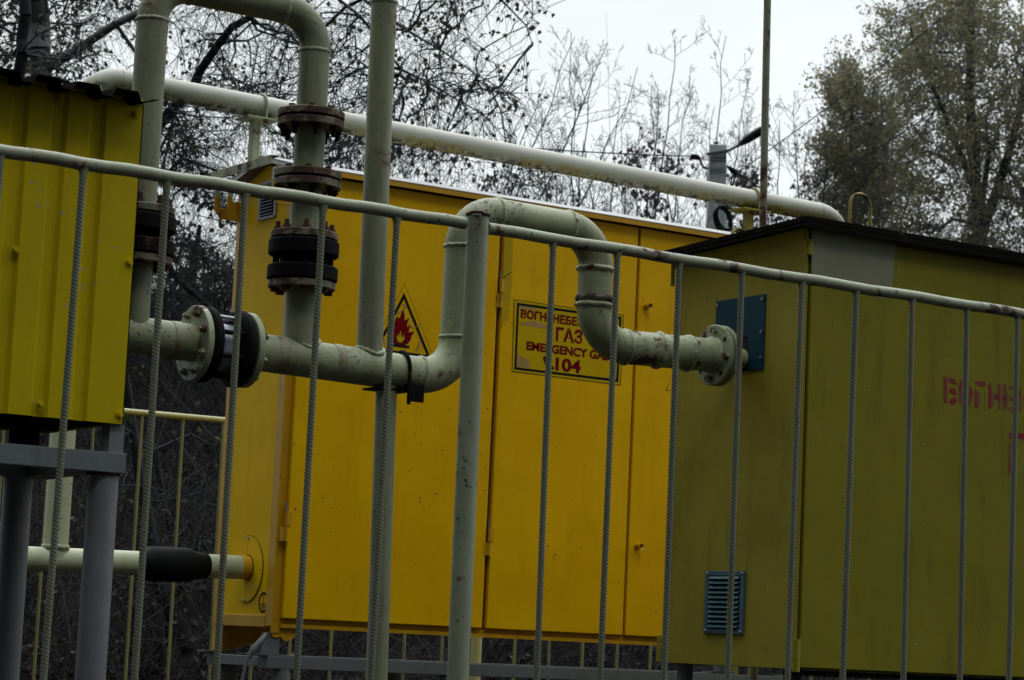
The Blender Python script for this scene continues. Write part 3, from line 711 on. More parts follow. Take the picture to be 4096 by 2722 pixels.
    mb = MB(); poly(mb, scl(FI, 1.09, (345, 1010)), .0007); mb.build('flame_core_outline', 'ink_black', t, doors[0])
    mb = MB(); poly(mb, scl(FI, .93, (345, 1010)), .0009); mb.build('flame_core', 'ink_yellow', t, doors[0])
    mb = MB(); poly(mb, [(200, 1098), (468, 1128), (466, 1158), (198, 1125)], .0009); mb.build('flame_ground_line', 'ink_black', t, doors[0])
    for P in ([(345, 565), (420, 575), (412, 625), (370, 660), (290, 700), (285, 690), (360, 645), (400, 610), (402, 580), (345, 572)], [(440, 790), (470, 840), (520, 880), (600, 845), (605, 852), (525, 892), (460, 850)], [(600, 1020), (612, 1100), (580, 1190), (545, 1185), (590, 1100)], [(110, 985), (135, 1050), (140, 1130), (128, 1130), (118, 1050)]):
        mb = MB(); poly(mb, P, .0011); mb.build('glue_smear', 'tape', t, doors[0])
    # emergency gas sticker on the second door
    T = lambda x, y, dy=0: onY(2000+x/3.3714, 1150+y/3.3714, ys-dy)
    def tpoly(mb, pts, dy): mb._add([T(x, y, dy) for x, y in pts], [tuple(range(len(pts)))], False)
    def frame(P, Q, dy, mat, name):
        mb = MB(); mb._add([T(x, y, dy) for x, y in P+Q], [(0, 1, 5, 4), (1, 2, 6, 5), (2, 3, 7, 6), (3, 0, 4, 7)], False); mb.build(name, mat, t, doors[1])
    mb = MB(); tpoly(mb, [(188, 162), (1672, 372), (1628, 1322), (158, 1138)], 0); mb.build('sticker', 'ink_yellow', t, doors[1])
    frame([(188, 162), (1672, 372), (1628, 1322), (158, 1138)], [(198, 172), (1662, 381), (1619, 1312), (168, 1129)], .0002, 'ink_line', 'sticker_outline')
    frame([(230, 208), (1637, 400), (1597, 1278), (192, 1108)], [(258, 246), (1606, 430), (1568, 1240), (222, 1078)], .0003, 'ink_black', 'sticker_frame')
    for (txt, x0, x1, yb, capp, sl) in (('ВОГНЕНЕБЕЗПЕЧНО', 283, 1560, 408, 108, .143), ('ГАЗ', 758, 1105, 714, 172, .136), ('EMERGENCY GAS', 362, 1462, 838, 112, .132), ('104', 755, 1078, 1112, 168, .128)):
        p0 = T(x0, yb, .0006); p1 = T(x1, yb+(x1-x0)*sl, .0006); cap = (T(x0, yb-capp)-T(x0, yb)).z
        textmesh(txt, p0, p1, cap, ys-.0005, .0023 if capp > 150 else .0018, 'ink_black', t, doors[1], 'lettering_outline')
        textmesh(txt, p0, p1, cap, ys-.0007, .0010 if capp > 150 else .0007, 'ink_red', t, doors[1], 'lettering')
    ph = [(585, 935), (602, 924), (620, 935), (630, 962), (618, 985), (612, 1000), (640, 1050), (675, 1075), (700, 1062), (722, 1070), (728, 1095), (708, 1112), (680, 1112), (635, 1075), (600, 1020), (582, 965)]
    mb = MB(); tpoly(mb, ph, .0006); mb.build('telephone_symbol', 'ink_black', t, doors[1])
    for P in ([(248, 485), (330, 470), (420, 458), (520, 468), (600, 505), (648, 540), (640, 562), (540, 545), (400, 520), (300, 505)], [(232, 900), (300, 935), (400, 1000), (412, 1050), (390, 1085), (225, 1070)], [(262, 250), (420, 270), (540, 310), (400, 305), (280, 300)], [(1400, 1215), (1520, 1205), (1570, 1150), (1566, 1238)]):
        mb = MB(); tpoly(mb, P, .0004); mb.build('glue_smear', 'tape', t, doors[1])
    mb = MB(); poly(mb, [(1748, -340), (1860, -330), (1845, 300), (1800, 770), (1745, 790), (1706, 920), (1700, 780), (1725, 250)], 0); mb.build('clear_tape', 'tape_clear', t, doors[1])
    mb = MB(); poly(mb, [(1835, 128), (1842, 138), (1775, 185), (1725, 240), (1708, 235), (1730, 205), (1778, 165)], .0003); mb.build('tape_tear', 'ink_line', t, doors[1])
    # corner of one more sticker outline on the third door
    mb = MB(); tpoly(mb, [(2286, 1282), (2290, 1290), (2242, 1384), (2310, 1388), (2310, 1394), (2228, 1392)], 0); mb.build('sticker_outline', 'ink_line', t, doors[2])
    # legs with foot plates and gussets
    zf = onY(1100, 2616, YB).z
    def leg(xa, ya, xb, yb, mat, zt_): 
        mb = MB(); mb.box((xa, ya, zf), (xb, yb, zt_)); o = mb.build('leg', mat, t, bevel=.001); mb = MB()
        mb.box((xa-.05, ya-.012, zf-.006), (xb+.012, yb+.012, zf)); mb.build('foot_plate', 'grey', t, o); return o
    xa = onY(1068, 2600, YB).x; xb = onY(1118, 2600, YB).x
    leg(xa, YB+.002, xb, YB+.045, 'grey', zb-.022)
    leg(X0-.002, YB2-.028, X0+.045, YB2, 'yellow_frame', zb)
    g = MB(); g.prism([(X0+.05, YB2-.006, zb), (X0+.36, YB2-.006, zb), (X0+.05, YB2-.006, zb-.09)], (0, .005, 0)); g.build('gusset', 'yellow_frame', t)
    g = MB(); p = [onY(x, y, YB-.002) for x, y in ((1086, 2510), (1122, 2510), (1180, 2508), (1181, 2545), (1165, 2560), (1140, 2566), (1122, 2548), (1105, 2552), (1088, 2545))]; g.prism(p, (0, .005, 0)); g.build('gusset', 'yellow_frame', t)
    leg(XE-.06, YB+.002, XE-.01, YB+.045, 'grey', zb); leg(XE-.06, YB2-.045, XE-.01, YB2, 'grey', zb)
    return zf, XE
ZF, XE = yellow_cabinet()

def cabinet_stand():
    t = Thing('steel_stand', 'long grey steel beam stand under the yellow cabinet', 'steel stand', V((X0, YB, 0)))
    zt = ZF-.0065; x0 = onY(1063, 2650, YB).x; x1 = onY(3126, 2700, YB).x; h = size(onY(1800, 2670, YB), 49)
    zt2 = zt
    f = MB(); f.box((x0, YB-.01, zt2-h), (x1, YB+.05, zt2)); f.build('front_beam', 'grey', t, bevel=.002)
    f = MB(); f.box((x0, YB2-.05, zt2-h), (x1, YB2+.01, zt2)); f.build('rear_beam', 'grey', t, bevel=.002)
    for x in (x0+.0, x1-.06):
        f = MB(); f.box((x, YB+.05, zt2-h+.004), (x+.06, YB2-.05, zt2-.004)); f.build('cross_beam', 'grey', t, bevel=.002)
    for x in (x0+.04, x1-.1, (x0+x1)/2-.4):
        for y in (YB+.02, YB2-.02): MB().tube([V((x+.03, y, 0)), V((x+.03, y, zt2-h))], .032, 20).build('leg', 'leg', t)
    a = onY(1062, 2545, YB-.04); b = onY(1000, 2600, YB-.04); c = onY(985, 2640, YB-.045); d = onY(962, 2730, YB-.04)
    st = Thing('metal_strap', 'twisted flat grey strap hanging from the near corner of the yellow cabinet', 'strap', V((d.x, d.y, a.z)))
    W1 = size(a, 34); pts = [(onY(1068, 2540, YB-.01), 22), (onY(1040, 2572, YB-.03), 34), (onY(1005, 2612, YB-.04), 36), (onY(985, 2650, YB-.04), 16), (onY(968, 2720, YB-.04), 18), (onY(955, 2800, YB-.03), 20)]
    vs = []; 
    for i, (p, wpx) in enumerate(pts):
        wv = (V((.45, .2, -.8)) if i < 3 else V((.9, .3, .1))).normalized()*size(p, wpx); vs += [p-wv*.5, p+wv*.5]
    mb = MB(); n = len(pts); ext = V((.0, .0015, .001))
    vs2 = vs + [p+ext for p in vs]; fs = []
    for i in range(n-1):
        fs += [(2*i, 2*i+1, 2*i+3, 2*i+2), (2*n+2*i, 2*n+2*i+2, 2*n+2*i+3, 2*n+2*i+1), (2*i, 2*i+2, 2*n+2*i+2, 2*n+2*i), (2*i+1, 2*n+2*i+1, 2*n+2*i+3, 2*i+3)]
    mb._add(vs2, fs, True); mb.build('strip', 'leg', st)
cabinet_stand()

# ------------------------------------------------------------------ olive cabinet on the right
def olive_cabinet():
    t = Thing('gas_cabinet', 'dull olive cabinet with blue panel, blue vent and red stencilled letters', 'gas cabinet', V((XG, YG, 0)))
    zb = onX(2900, 2668, XG).z; zc = onY(3203, 2676, YG).z; print('olive zb', zb, zc); zb = (zb+zc)/2
    Xv = XG-.045
    yv = YG-.05
    near = onX(3200, 880, Xv); far = onX(2672, 1010, Xv); print('olive roof near', near, 'far', far)
    XR = XG+2.3
    # roof line measured along the front
    zf0 = onY(3240, 880, yv).z; zf1 = onY(4096, 1027, yv).z; print('front roof z', zf0, zf1)
    zn = (zf0+zf1)/2+.012; zfar = zn - .065
    zn2 = zn
    def zroof(y): return zn + (far.z-near.z)*(y-yv)/(far.y-yv)
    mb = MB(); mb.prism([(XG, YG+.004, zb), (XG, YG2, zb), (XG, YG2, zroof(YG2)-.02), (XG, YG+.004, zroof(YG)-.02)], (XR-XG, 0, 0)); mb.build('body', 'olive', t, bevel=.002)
    ym = (YG+YG2)/2
    r = MB(); yb_ = YG2+.05
    pr = [(Xv, yv, zn), (Xv, yb_, zroof(yb_)), (Xv, yb_, zroof(yb_)-.016), (Xv, yv, zn-.016)]
    # rolled near edge
    r.prism(pr, (XR-Xv+.05, 0, 0)); r.box((Xv, yv, zn-.034), (XR+.05, yv+.004, zn-.0165)); r.prism([(Xv, yv+.004, zn-.018), (Xv, yb_, zroof(yb_)-.018), (Xv, yb_, zroof(yb_)-.030), (Xv, yv+.004, zn-.030)], (.004, 0, 0))
    r.build('roof', 'dark_roof', t, bevel=.0015)
    # end batten under the roof
    e = MB(); zz = lambda y: zroof(y)-.022
    e.prism([(XG-.003, YG+.01, zz(YG)-.0), (XG-.003, YG2, zz(YG2)), (XG-.003, YG2, zz(YG2)-.035), (XG-.003, YG+.01, zz(YG)-.035)], (.003, 0, 0)); e.build('roof_batten', 'olive', t, bevel=.0008)
    # front frame and door
    yd = YG-.016; xd = onY(3235, 1500, yd).x
    f = MB(); f.box((XG-.002, YG-.006, zb), (xd-.004, YG+.006, zn-.036)); f.build('corner_post', 'olive', t, bevel=.0015)
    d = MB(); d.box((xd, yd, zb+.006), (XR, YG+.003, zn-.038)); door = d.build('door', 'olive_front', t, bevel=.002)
    MB().box((xd-.0035, YG-.004, zb+.002), (xd-.0005, YG+.0, zn-.04)).build('door_gap', 'dark', t)
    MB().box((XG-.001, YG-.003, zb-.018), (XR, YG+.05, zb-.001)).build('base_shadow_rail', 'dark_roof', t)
    for (y0, y1) in ((957, 1018), (2558, 2690)):
        a = onY(3222, y0, YG-.01); b = onY(3222, y1, YG-.01); mb = MB(); xx = xd-.009
        mb.tube([V((xx, YG-.014, b.z)), V((xx, YG-.014, a.z))], .0085, 14); mb.box((xx-.012, YG-.012, b.z), (xx, YG-.005, a.z)); mb.build('hinge', 'olive', t, door, bevel=.0008)
    for (y0, y1) in ((1058, 1100), (1102, 1148), (2545, 2598), (2600, 2650)):
        a = onX(2684, y0, XG); b = onX(2682, y1, XG); MB().tube([V((XG-.006, YG2+.006, b.z)), V((XG-.006, YG2+.006, a.z))], .007, 12).build('hinge', 'olive', t)
    MB().box((XG-.0015, YG2-.035, zb), (XG+.001, YG2-.002, zroof(YG2)-.06)).build('end_strip', 'olive', t)
    # repainted patch on the door
    P = [(3248, 902), (3470, 938), (3585, 960), (3577, 1040), (3570, 1130), (3558, 1185), (3530, 1196), (3490, 1186), (3440, 1172), (3400, 1165), (3330, 1155), (3290, 1142), (3246, 1136)]
    mb = MB(); mb._add([onY(x, max(y, 912+.165*(x-3248)), yd-.0006) for x, y in P], [tuple(range(len(P)))], False); mb.build('repainted_patch', 'patch', t, door)
    # blue panel with a notch, on the end
    c = onX(2966, 1320, XG)
    y0 = onX(2865, 1300, XG).y; y1 = onX(3062, 1300, XG).y; z1 = (onX(2865.4, 1206.8, XG).z+onX(3067, 1176.4, XG).z)/2; z0 = (onX(2997, 1483, XG).z+onX(3056, 1477, XG).z)/2
    yn = onX(2997, 1420, XG).y; zn_ = onX(2985, 1350, XG).z; w2 = y0-(yn-y1)
    xx = XG-.0035
    mb = MB(); mb.prism([(xx, y1, z0), (xx, yn, z0), (xx, yn, zn_-.012), (xx, yn+.010, zn_), (xx, w2-.01, zn_), (xx, w2, zn_-.012), (xx, w2, z0), (xx, y0, z0), (xx, y0, z1), (xx, y1, z1)], (.003, 0, 0))
    pnl = mb.build('blue_panel', 'blue', t, bevel=.0006)
    mb = MB(); mb.box((XG-.0012, w2, z0), (XG-.0005, yn, zn_+.001)); mb.build('pipe_opening', 'dark', t)
    for yy, zz_ in ((y1+.012, z1-.014), (y0-.012, z1-.014), (y1+.012, (z0+z1)/2), (y1+.012, z0+.035), (y0-.012, z0+.035)):
        MB().tube([V((xx, yy, zz_)), V((xx-.005, yy, zz_))], .0055, 6, smooth=False).build('screw', 'steel', t, pnl)
    a = onX(2828.6, 2284.6, XG); b = onX(2985.8, 2285.8, XG); cc = onX(2819.7, 2534.3, XG); dd = onX(2975.4, 2538.8, XG)
    louvre(t, XG-.001, ((a.y+cc.y)/2, (b.y+dd.y)/2, (cc.z+dd.z)/2, (a.z+b.z)/2), 11, 'vent_blue')
    # stencilled letters on the door
    S = lambda x, y: onY(3396+x/3.3714, 1400+y/3.3714, yd-.0006)
    strokes = [[(1275, 362), (1325, 365), (1322, 715), (1278, 708)],
        [(1338, 370), (1378, 372), (1430, 405), (1462, 455), (1450, 478), (1345, 438)], [(1352, 520), (1412, 512), (1450, 560), (1455, 612), (1428, 615), (1352, 572)], [(1350, 690), (1400, 645), (1460, 660), (1450, 715), (1415, 740), (1360, 722)],
        [(1500, 405), (1545, 392), (1560, 410), (1540, 460), (1535, 690), (1552, 745), (1530, 752), (1500, 735), (1480, 660), (1482, 470)], [(1620, 470), (1655, 520), (1668, 600), (1655, 700), (1625, 752), (1605, 750), (1625, 600)],
        [(1690, 425), (1755, 420), (1842, 440), (1845, 488), (1790, 502), (1735, 482)], [(1690, 540), (1720, 530), (1742, 600), (1742, 780), (1702, 782), (1690, 700)],
        [(1880, 450), (1915, 455), (1928, 560), (1922, 790), (1882, 788)], [(2000, 460), (2042, 462), (2045, 560), (2042, 800), (2008, 800), (2008, 690), (1960, 655), (1962, 600), (2005, 590)],
        [(2080, 470), (2125, 472), (2128, 800), (2108, 815), (2084, 800)], [(2160, 480), (2215, 490), (2215, 535), (2160, 530)], [(2165, 630), (2210, 620), (2212, 690), (2168, 690)], [(2150, 770), (2215, 775), (2215, 825), (2155, 820)],
        [(2280, 510), (2310, 515), (2320, 820), (2285, 822)], [(2345, 640), (2395, 645), (2395, 700), (2345, 695)], [(2430, 520), (2460, 525), (2455, 830), (2425, 825)],
        [(2155, 1112), (2230, 1110), (2235, 1195), (2165, 1198)], [(2250, 1120), (2420, 1130), (2420, 1215), (2330, 1210), (2255, 1180)], [(2155, 1255), (2195, 1262), (2190, 1600), (2180, 1680), (2150, 1680)]]
    for rows in (strokes[:-3], strokes[-3:]):
        mb = MB()
        for P in rows: mb._add([S(x, y) for x, y in P], [tuple(range(len(P)))], False)
        mb.build('stencil_letters', 'stencil', t, door)
    S2 = lambda x, y: onY(3396+x/3.3714, 1400+y/3.3714, yd-.0004)
    mb = MB()
    for P in ([(1745, 560), (1770, 590), (1770, 720), (1752, 745), (1755, 640)], [(1820, 590), (1835, 570), (1832, 720), (1845, 745), (1825, 720)], [(1938, 575), (1955, 578), (1955, 770), (1938, 768)], [(2065, 600), (2080, 600), (2078, 790), (2065, 785)], [(1955, 590), (2010, 585), (2010, 605), (1955, 610)], [(2130, 600), (2142, 600), (2140, 760), (2130, 760)]):
        mb._add([S2(x, y) for x, y in P], [tuple(range(len(P)))], False)
    mb.build('old_stencil_marks', 'stencil_old', t, door)
    # lifting loops of bent bar on the roof
    for (xa, xb, xt, yt, ybm, Yq, mat) in ((3398, 3480, 3437, 776, 905, YG+.10, 'fence_far'), (2925, 2990, 2950, 915, 965, YG2-.05, 'fence_far')):
        p = onY(xa, ybm, Yq); q = onY(xb, ybm+8, Yq); tp = onY(xt, yt, Yq); rr = (q.x-p.x)/2; zc_ = tp.z-rr; c = V(((p.x+q.x)/2, Yq, zc_))
        pts = [V((p.x, Yq, zroof(Yq)-.004))] + [c + V((-math.cos(k*math.pi/12), 0, math.sin(k*math.pi/12)))*rr for k in range(13)] + [V((q.x, Yq, zroof(Yq)-.004))]
        if zc_ < zroof(Yq): pts = pts[1:-1]
        MB().tube(pts, size(p, 14)/2, 10).build('lifting_loop', M['loop'], t)
    for x in (XG+.05, XR-.1):
        for y in (YG+.06, YG2-.06): MB().tube([V((x, y, 0)), V((x, y, zb))], .025, 16).build('leg', 'leg', t)
M['loop'] = paint('loop_paint', (.27, .24, .025), rough=.6, rust=.66, rust_scale=14)
olive_cabinet()

# ------------------------------------------------------------------ left corrugated cabinet on its stand
def left_cabinet():
    XR = onY(530, 1060, YL).x; zt = (onY(0, 318, YL).z+onY(571, 422, YL).z)/2; zb = (onY(0, 1652, YL).z+onY(489, 1698, YL).z)/2
    YL2 = YL+.50; XL = XR-1.3
    t = Thing('gas_cabinet', 'yellow corrugated cabinet with a wavy dark roof sheet, cut by the left edge', 'gas cabinet', V((XR, YL, 0)))
    print('left', XR, zt, zb)
    # corrugated front: wide raised flats, narrow recessed ones
    px = [onY(p, 700, YL).x for p in (0, 160)]; pitch = px[1]-px[0]; dep = .010
    ref = onY(200+0, 700, YL).x
    mb = MB(); prof = [(XR, 0)]; 
    # dark flank right edges at photo x of 420/3.37.. pitch repeats leftwards
    # flank (facing left) right edge measured at 930/3.3714, 467 (F 276)
    e0 = onY(1440/3.3714, 467, YL).x
    k = 0; x = e0; pts = []
    while x > XL:
        pts += [(x, 0), (x-pitch*.095, dep), (x-pitch*.34, dep), (x-pitch*.43, 0)]; x -= pitch
    prof = [(XR, 0)]+pts+[(XL, 0)]
    vs = []; 
    for x, d in prof: vs += [(x, YL+d, zb), (x, YL+d, zt+.012)]
    mb._add(vs, [(2*i, 2*i+1, 2*i+3, 2*i+2) for i in range(len(prof)-1)], False)
    # right return edge and the other walls
    mb.box((XR-.002, YL+.0005, zb), (XR, YL2, zt)); mb.box((XL, YL+.02, zb), (XL+.002, YL2, zt)); mb.box((XL, YL2-.002, zb), (XR-.002, YL2, zt))
    mb.build('corrugated_wall', 'corr', t)
    MB().box((XL+.003, YL+.018, zb+.004), (XR-.003, YL2-.003, zb+.012)).build('floor', 'dark_roof', t)
    f = MB(); f.box((XR+.0005, YL+.002, zb), (XR+.004, YL2, zt)); f.build('edge_trim', 'dark_roof', t)
    # roof: trapezoid sheet, overhanging
    zr = (onY(0, 312, YL-.09).z+onY(571, 414, YL-.09).z)/2; rp = onY(400, 400, YL-.08).x-onY(240, 400, YL-.08).x; h = .023; xr = onY(641, 395, YL-.09).x
    y0, y1 = YL-.09, YL2+.06; n = int(2.0/(rp)); P = []; 
    x = xr; P.append((x, .012)); P.append((x-.020, .009)); x -= .035
    while x > XL-.1:
        P += [(x, 0), (x-rp*.14, 0), (x-rp*.24, h), (x-rp*.78, h), (x-rp*.90, 0)]; x -= rp
    vs = []; rise = .05
    for j, (y, dz) in enumerate(((y0, 0), (y1, rise))):
        for (x, d) in P: vs.append((x, y, zr+d+dz+(.002 if j == 0 else 0)))
    m = len(P); fs = [(i, i+1, m+i+1, m+i) for i in range(m-1)]
    mb = MB(); mb._add(vs+[(a, b, c+.0012) for a, b, c in vs], fs+[tuple(2*m+q for q in reversed(f)) for f in fs] + [(i, 2*m+i, 2*m+i+1, i+1) for i in range(m-1)], False); mb.build('roof_sheet', 'dark_roof', t)
    MB().box((XL, YL-.0, zt-.0), (XR, YL2, zt+.003)).build('top_plate', 'dark_roof', t)
    for (x, y) in ((243, 396), (543, 458), (516, 1051), (158, 1616), (477.5, 1660), (60, 1000)):
        q = onY(x, y, YL); dy = 0
        mb = MB(); mb.tube([q, q-Y_*.002], .0105, 16); mb.tube([q-Y_*.002, q-Y_*.010], [.0078, .0066], 6, smooth=False); mb.build('screw', 'corr', t)
    # feet between box and beam
    zbt = (onY(0, 1776.5, YL).z+onY(504, 1810.6, YL).z)/2
    a = onY(432, 1760, YL+.02).x; b = onY(490, 1760, YL+.02).x
    f = MB(); f.box((a, YL+.012, zbt), (b, YL+.018, zb)); f.box((a, YL+.018, zbt), (a+.006, YL+.06, zb)); f.build('foot', 'leg', t)
    for x in (XR-.07, XR-.55): 
        f = MB(); f.box((x-.03, YL2-.08, zbt), (x+.03, YL2-.02, zb)); f.build('foot', 'dark_roof', t)
    # stand
    s = Thing('steel_stand', 'grey stand with round legs under the corrugated yellow cabinet', 'steel stand', V((XR, YL, 0)))
    zbb = (onY(0, 1856.6, YL).z+onY(501, 1892, YL).z)/2; xe = onY(504, 1850, YL).x
    f = MB(); f.box((XL-.05, YL, zbb), (xe, YL+.005, zbt)); f.box((XL-.05, YL+.005, zbt-.006), (xe, YL+.07, zbt)); f.box((XL-.05, YL+.005, zbb), (xe, YL+.07, zbb+.006)); f.build('front_beam', 'grey', s, bevel=.001)
    f = MB(); f.box((XL-.05, YL2-.07, zbb), (xe, YL2, zbt)); f.build('rear_beam', 'grey', s, bevel=.001)
    f = MB(); f.box((xe-.075, YL+.072, zbb+.002), (xe-.004, YL2-.072, zbt-.002)); f.build('cross_beam', 'grey', s, bevel=.001)
    f = MB(); f.box((XL+.2, YL+.072, zbb+.002), (XL+.27, YL2-.072, zbt-.002)); f.build('cross_beam', 'grey', s, bevel=.001)
    YC = YL+.045; a = onY(414, 1910, YC); r = size(a, 122)/2
    for (x, y) in ((a.x, YC), (onY(70, 1970, YL2-.03).x, YL2-.03), (XL+.1, YC), (XL+.1, YL2-.03)):
        MB().tube([V((x, y, 0)), V((x, y, zbb))], r, 30).build('leg', 'leg', s)
    wl = weld(V((a.x, YC, zbb-.002)), Z_, r, .006, .006, 40, 9); wl.build('weld', 'rust', s)
left_cabinet()

# ------------------------------------------------------------------ low pipe with black sleeve
def low_pipe():
    c = onX(996, 2272, X0); Yq = c.y; print('low pipe Y', Yq, 'YB2', YB2)
    t = Thing('gas_pipe', 'low cream pipe with black sleeve entering the end of the yellow cabinet', 'gas pipe', V((onY(224, 2236, Yq).x, Yq, 0)))
    a = onY(110, 2236, Yq); dv = (c-a); p0 = a - dv*1.0; r = size(a, 100)/2
    ax = lambda x: a + dv*((onY(x, 2250, Yq).x-a.x)/dv.x)
    MB().tube([p0, ax(958)], r, 28).build('pipe', 'cream_pipe', t)
    MB().tube([ax(958), c+dv.normalized()*.02], r+.0003, 28).build('pipe_end', 'yellow_frame', t)
    MB().tube([V((X0-.0046, c.y, c.z)), V((X0-.0062, c.y, c.z))], r+.004, 30).build('collar', 'gasket', t)
    R = size(ax(680), 140)/2; d = dv.normalized(); s0, s1, s2 = ax(562), ax(782), ax(828)
    MB().tube([s0, s0+d*.012, s0+d*.03, s1-d*.03, s1-d*.008, s1+d*.008, s2-d*.004, s2], [r*1.15, R*.82, R, R, R*.85, r*1.12, r*1.08, r*1.0], 30).build('sleeve', 'sleeve', t)
    x = onY(224, 2150, Yq).x; zt = onY(250, 1600, Yq).z
    MB().tube([V((x, Yq, a.z)), V((x, Yq, zt))], r*1.02, 28).build('riser', 'cream_pipe', t)
    weld(V((x, Yq, onY(224, 2190, Yq).z)), Z_, r*1.02, .006, .010, 40, 12).build('weld', 'weld', t)
M['cream_pipe'] = paint('cream_pipe_paint', (.50, .53, .37), (.42, .45, .30), rough=.5, rust=.15, grime=.45, chips=.2)
low_pipe()

# ------------------------------------------------------------------ overhead pipe and its rests
YO = YB2 + .02
def overhead():
    a = onY(480, 322, YO); b = onY(3275, 850, YO)
    d = (b-a).normalized(); Lh = (b-a).length; r = size(a, 92)/2
    t = Thing('overhead_pipe', 'long pale overhead pipe with a mossy yellow underside crossing above the cabinets', 'pipe', a)
    # built along local X so the paint stays with the pipe
    root = t.root; t.root.rotation_euler = (0, 0, 0)
    me = MB(); Lx = V((1, 0, 0))
    el = []
    for k in range(13):
        an = (math.pi/2)*k/12; el.append(V((Lh + math.sin(an)*.13, 0, -(1-math.cos(an))*.13)))
    er = []
    for k in range(13):
        an = (math.pi/2)*(1-k/12); er.append(V((-math.sin(an)*.115, 0, -(1-math.cos(an))*.115)))
    pts = [er[0]-Z_*.9+V((0, 0, 0))] + er + el + [el[-1]-Z_*.8]
    n = 26; mid = [V((Lh*k/n, 0, 0)) for k in range(1, n)]; pts = pts[:14]+mid+pts[14:]
    mb = MB(); mb.tube([p for p in pts], r, 32); 
    t2 = Thing.__new__(Thing); t2.base = V((0, 0, 0)); t2.root = root
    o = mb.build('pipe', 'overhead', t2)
    q = X_.rotation_difference(d); o.rotation_mode = 'QUATERNION'; o.rotation_quaternion = q
    w1 = weld(V((0, 0, 0)), X_, r, .0015, .004, 36, 3); o2 = w1.build('weld', 'overhead', t2); o2.rotation_mode = 'QUATERNION'; o2.rotation_quaternion = q
    w1 = weld(V((Lh, 0, 0)), X_, r, .0015, .004, 36, 4); o2 = w1.build('weld', 'overhead', t2); o2.rotation_mode = 'QUATERNION'; o2.rotation_quaternion = q
    def rest(xc, yc, zbot, label, px_plate, mat, beam=None):
        c = a + d*((onY(xc, yc, YO).x-a.x)/d.x)
        s = Thing('pipe_rest', label, 'pipe rest', V((c.x, YO, zbot)))
        zp = c.z-r-.006; hw = px_plate
        MB().box((c.x-hw, YO-.05, zp-.007), (c.x+hw, YO+.05, zp)).build('plate', mat, s, bevel=.001)
        x = c.x-.004
        mb = MB(); mb.box((x-.016, YO-.016, zbot), (x+.012, YO-.011, zp-.007)); mb.box((x-.016, YO-.011, zbot), (x-.011, YO+.02, zp-.007)); mb.build('angle_post', mat, s, bevel=.001)
        arc = [c + X_*.012 + V((0, math.cos(k*math.pi/16), math.sin(k*math.pi/16)))*(r+.005) for k in range(17)]
        arc = [V((arc[0].x, arc[0].y, zp-.02))] + arc + [V((arc[-1].x, arc[-1].y, zp-.02))]
        MB().tube(arc, .0052, 10).build('u_bolt', 'loop' if beam is None else 'fence', s)
        for yy in (YO-r-.005, YO+r+.005): MB().tube([V((c.x+.012, yy, zp-.02)), V((c.x+.012, yy, zp-.007))], .009, 6, smooth=False).build('nut', 'rust', s)
        return s, c
    zl1 = onY(1110, 665, YB).z
    s, c = rest(1038, 330, zl1+.034, 'small green angle post holding the overhead pipe above the yellow cabinet', .062, 'pipe_worn', 1)
    xb = c.x
    mb = MB(); xb0 = onY(1077, 690, YB).x
    mb.box((xb0-.004, YB-.012, zl1+.001), (xb0+.001, YB2+.03, zl1+.033)); mb.box((xb0+.001, YB-.012, zl1+.028), (xb0+.026, YB2+.03, zl1+.033)); mb.build('cross_beam', 'pipe_worn', s, bevel=.0015)
    rest(3002, 770, 1.2, 'rusty plate and post holding the overhead pipe just behind the olive roof', .070, 'loop')
overhead()
def mast():
    Yq = YG2+.12; a = onY(3052, 870, Yq); b = onY(3070, 0, Yq); d = (b-a).normalized(); foot = a-d*(a.z/d.z)
    t = Thing('vent_mast', 'tall thin rust-streaked tube standing behind the olive roof', 'mast', foot)
    MB().tube([foot, a+d*1.6], size(a, 30)/2, 18).build('tube', 'mast_paint', t)
M['mast_paint'] = paint('mast_paint', (.27, .28, .19), (.22, .23, .16), rough=.6, rust=.55, rust_scale=8, grime=.6)
mast()

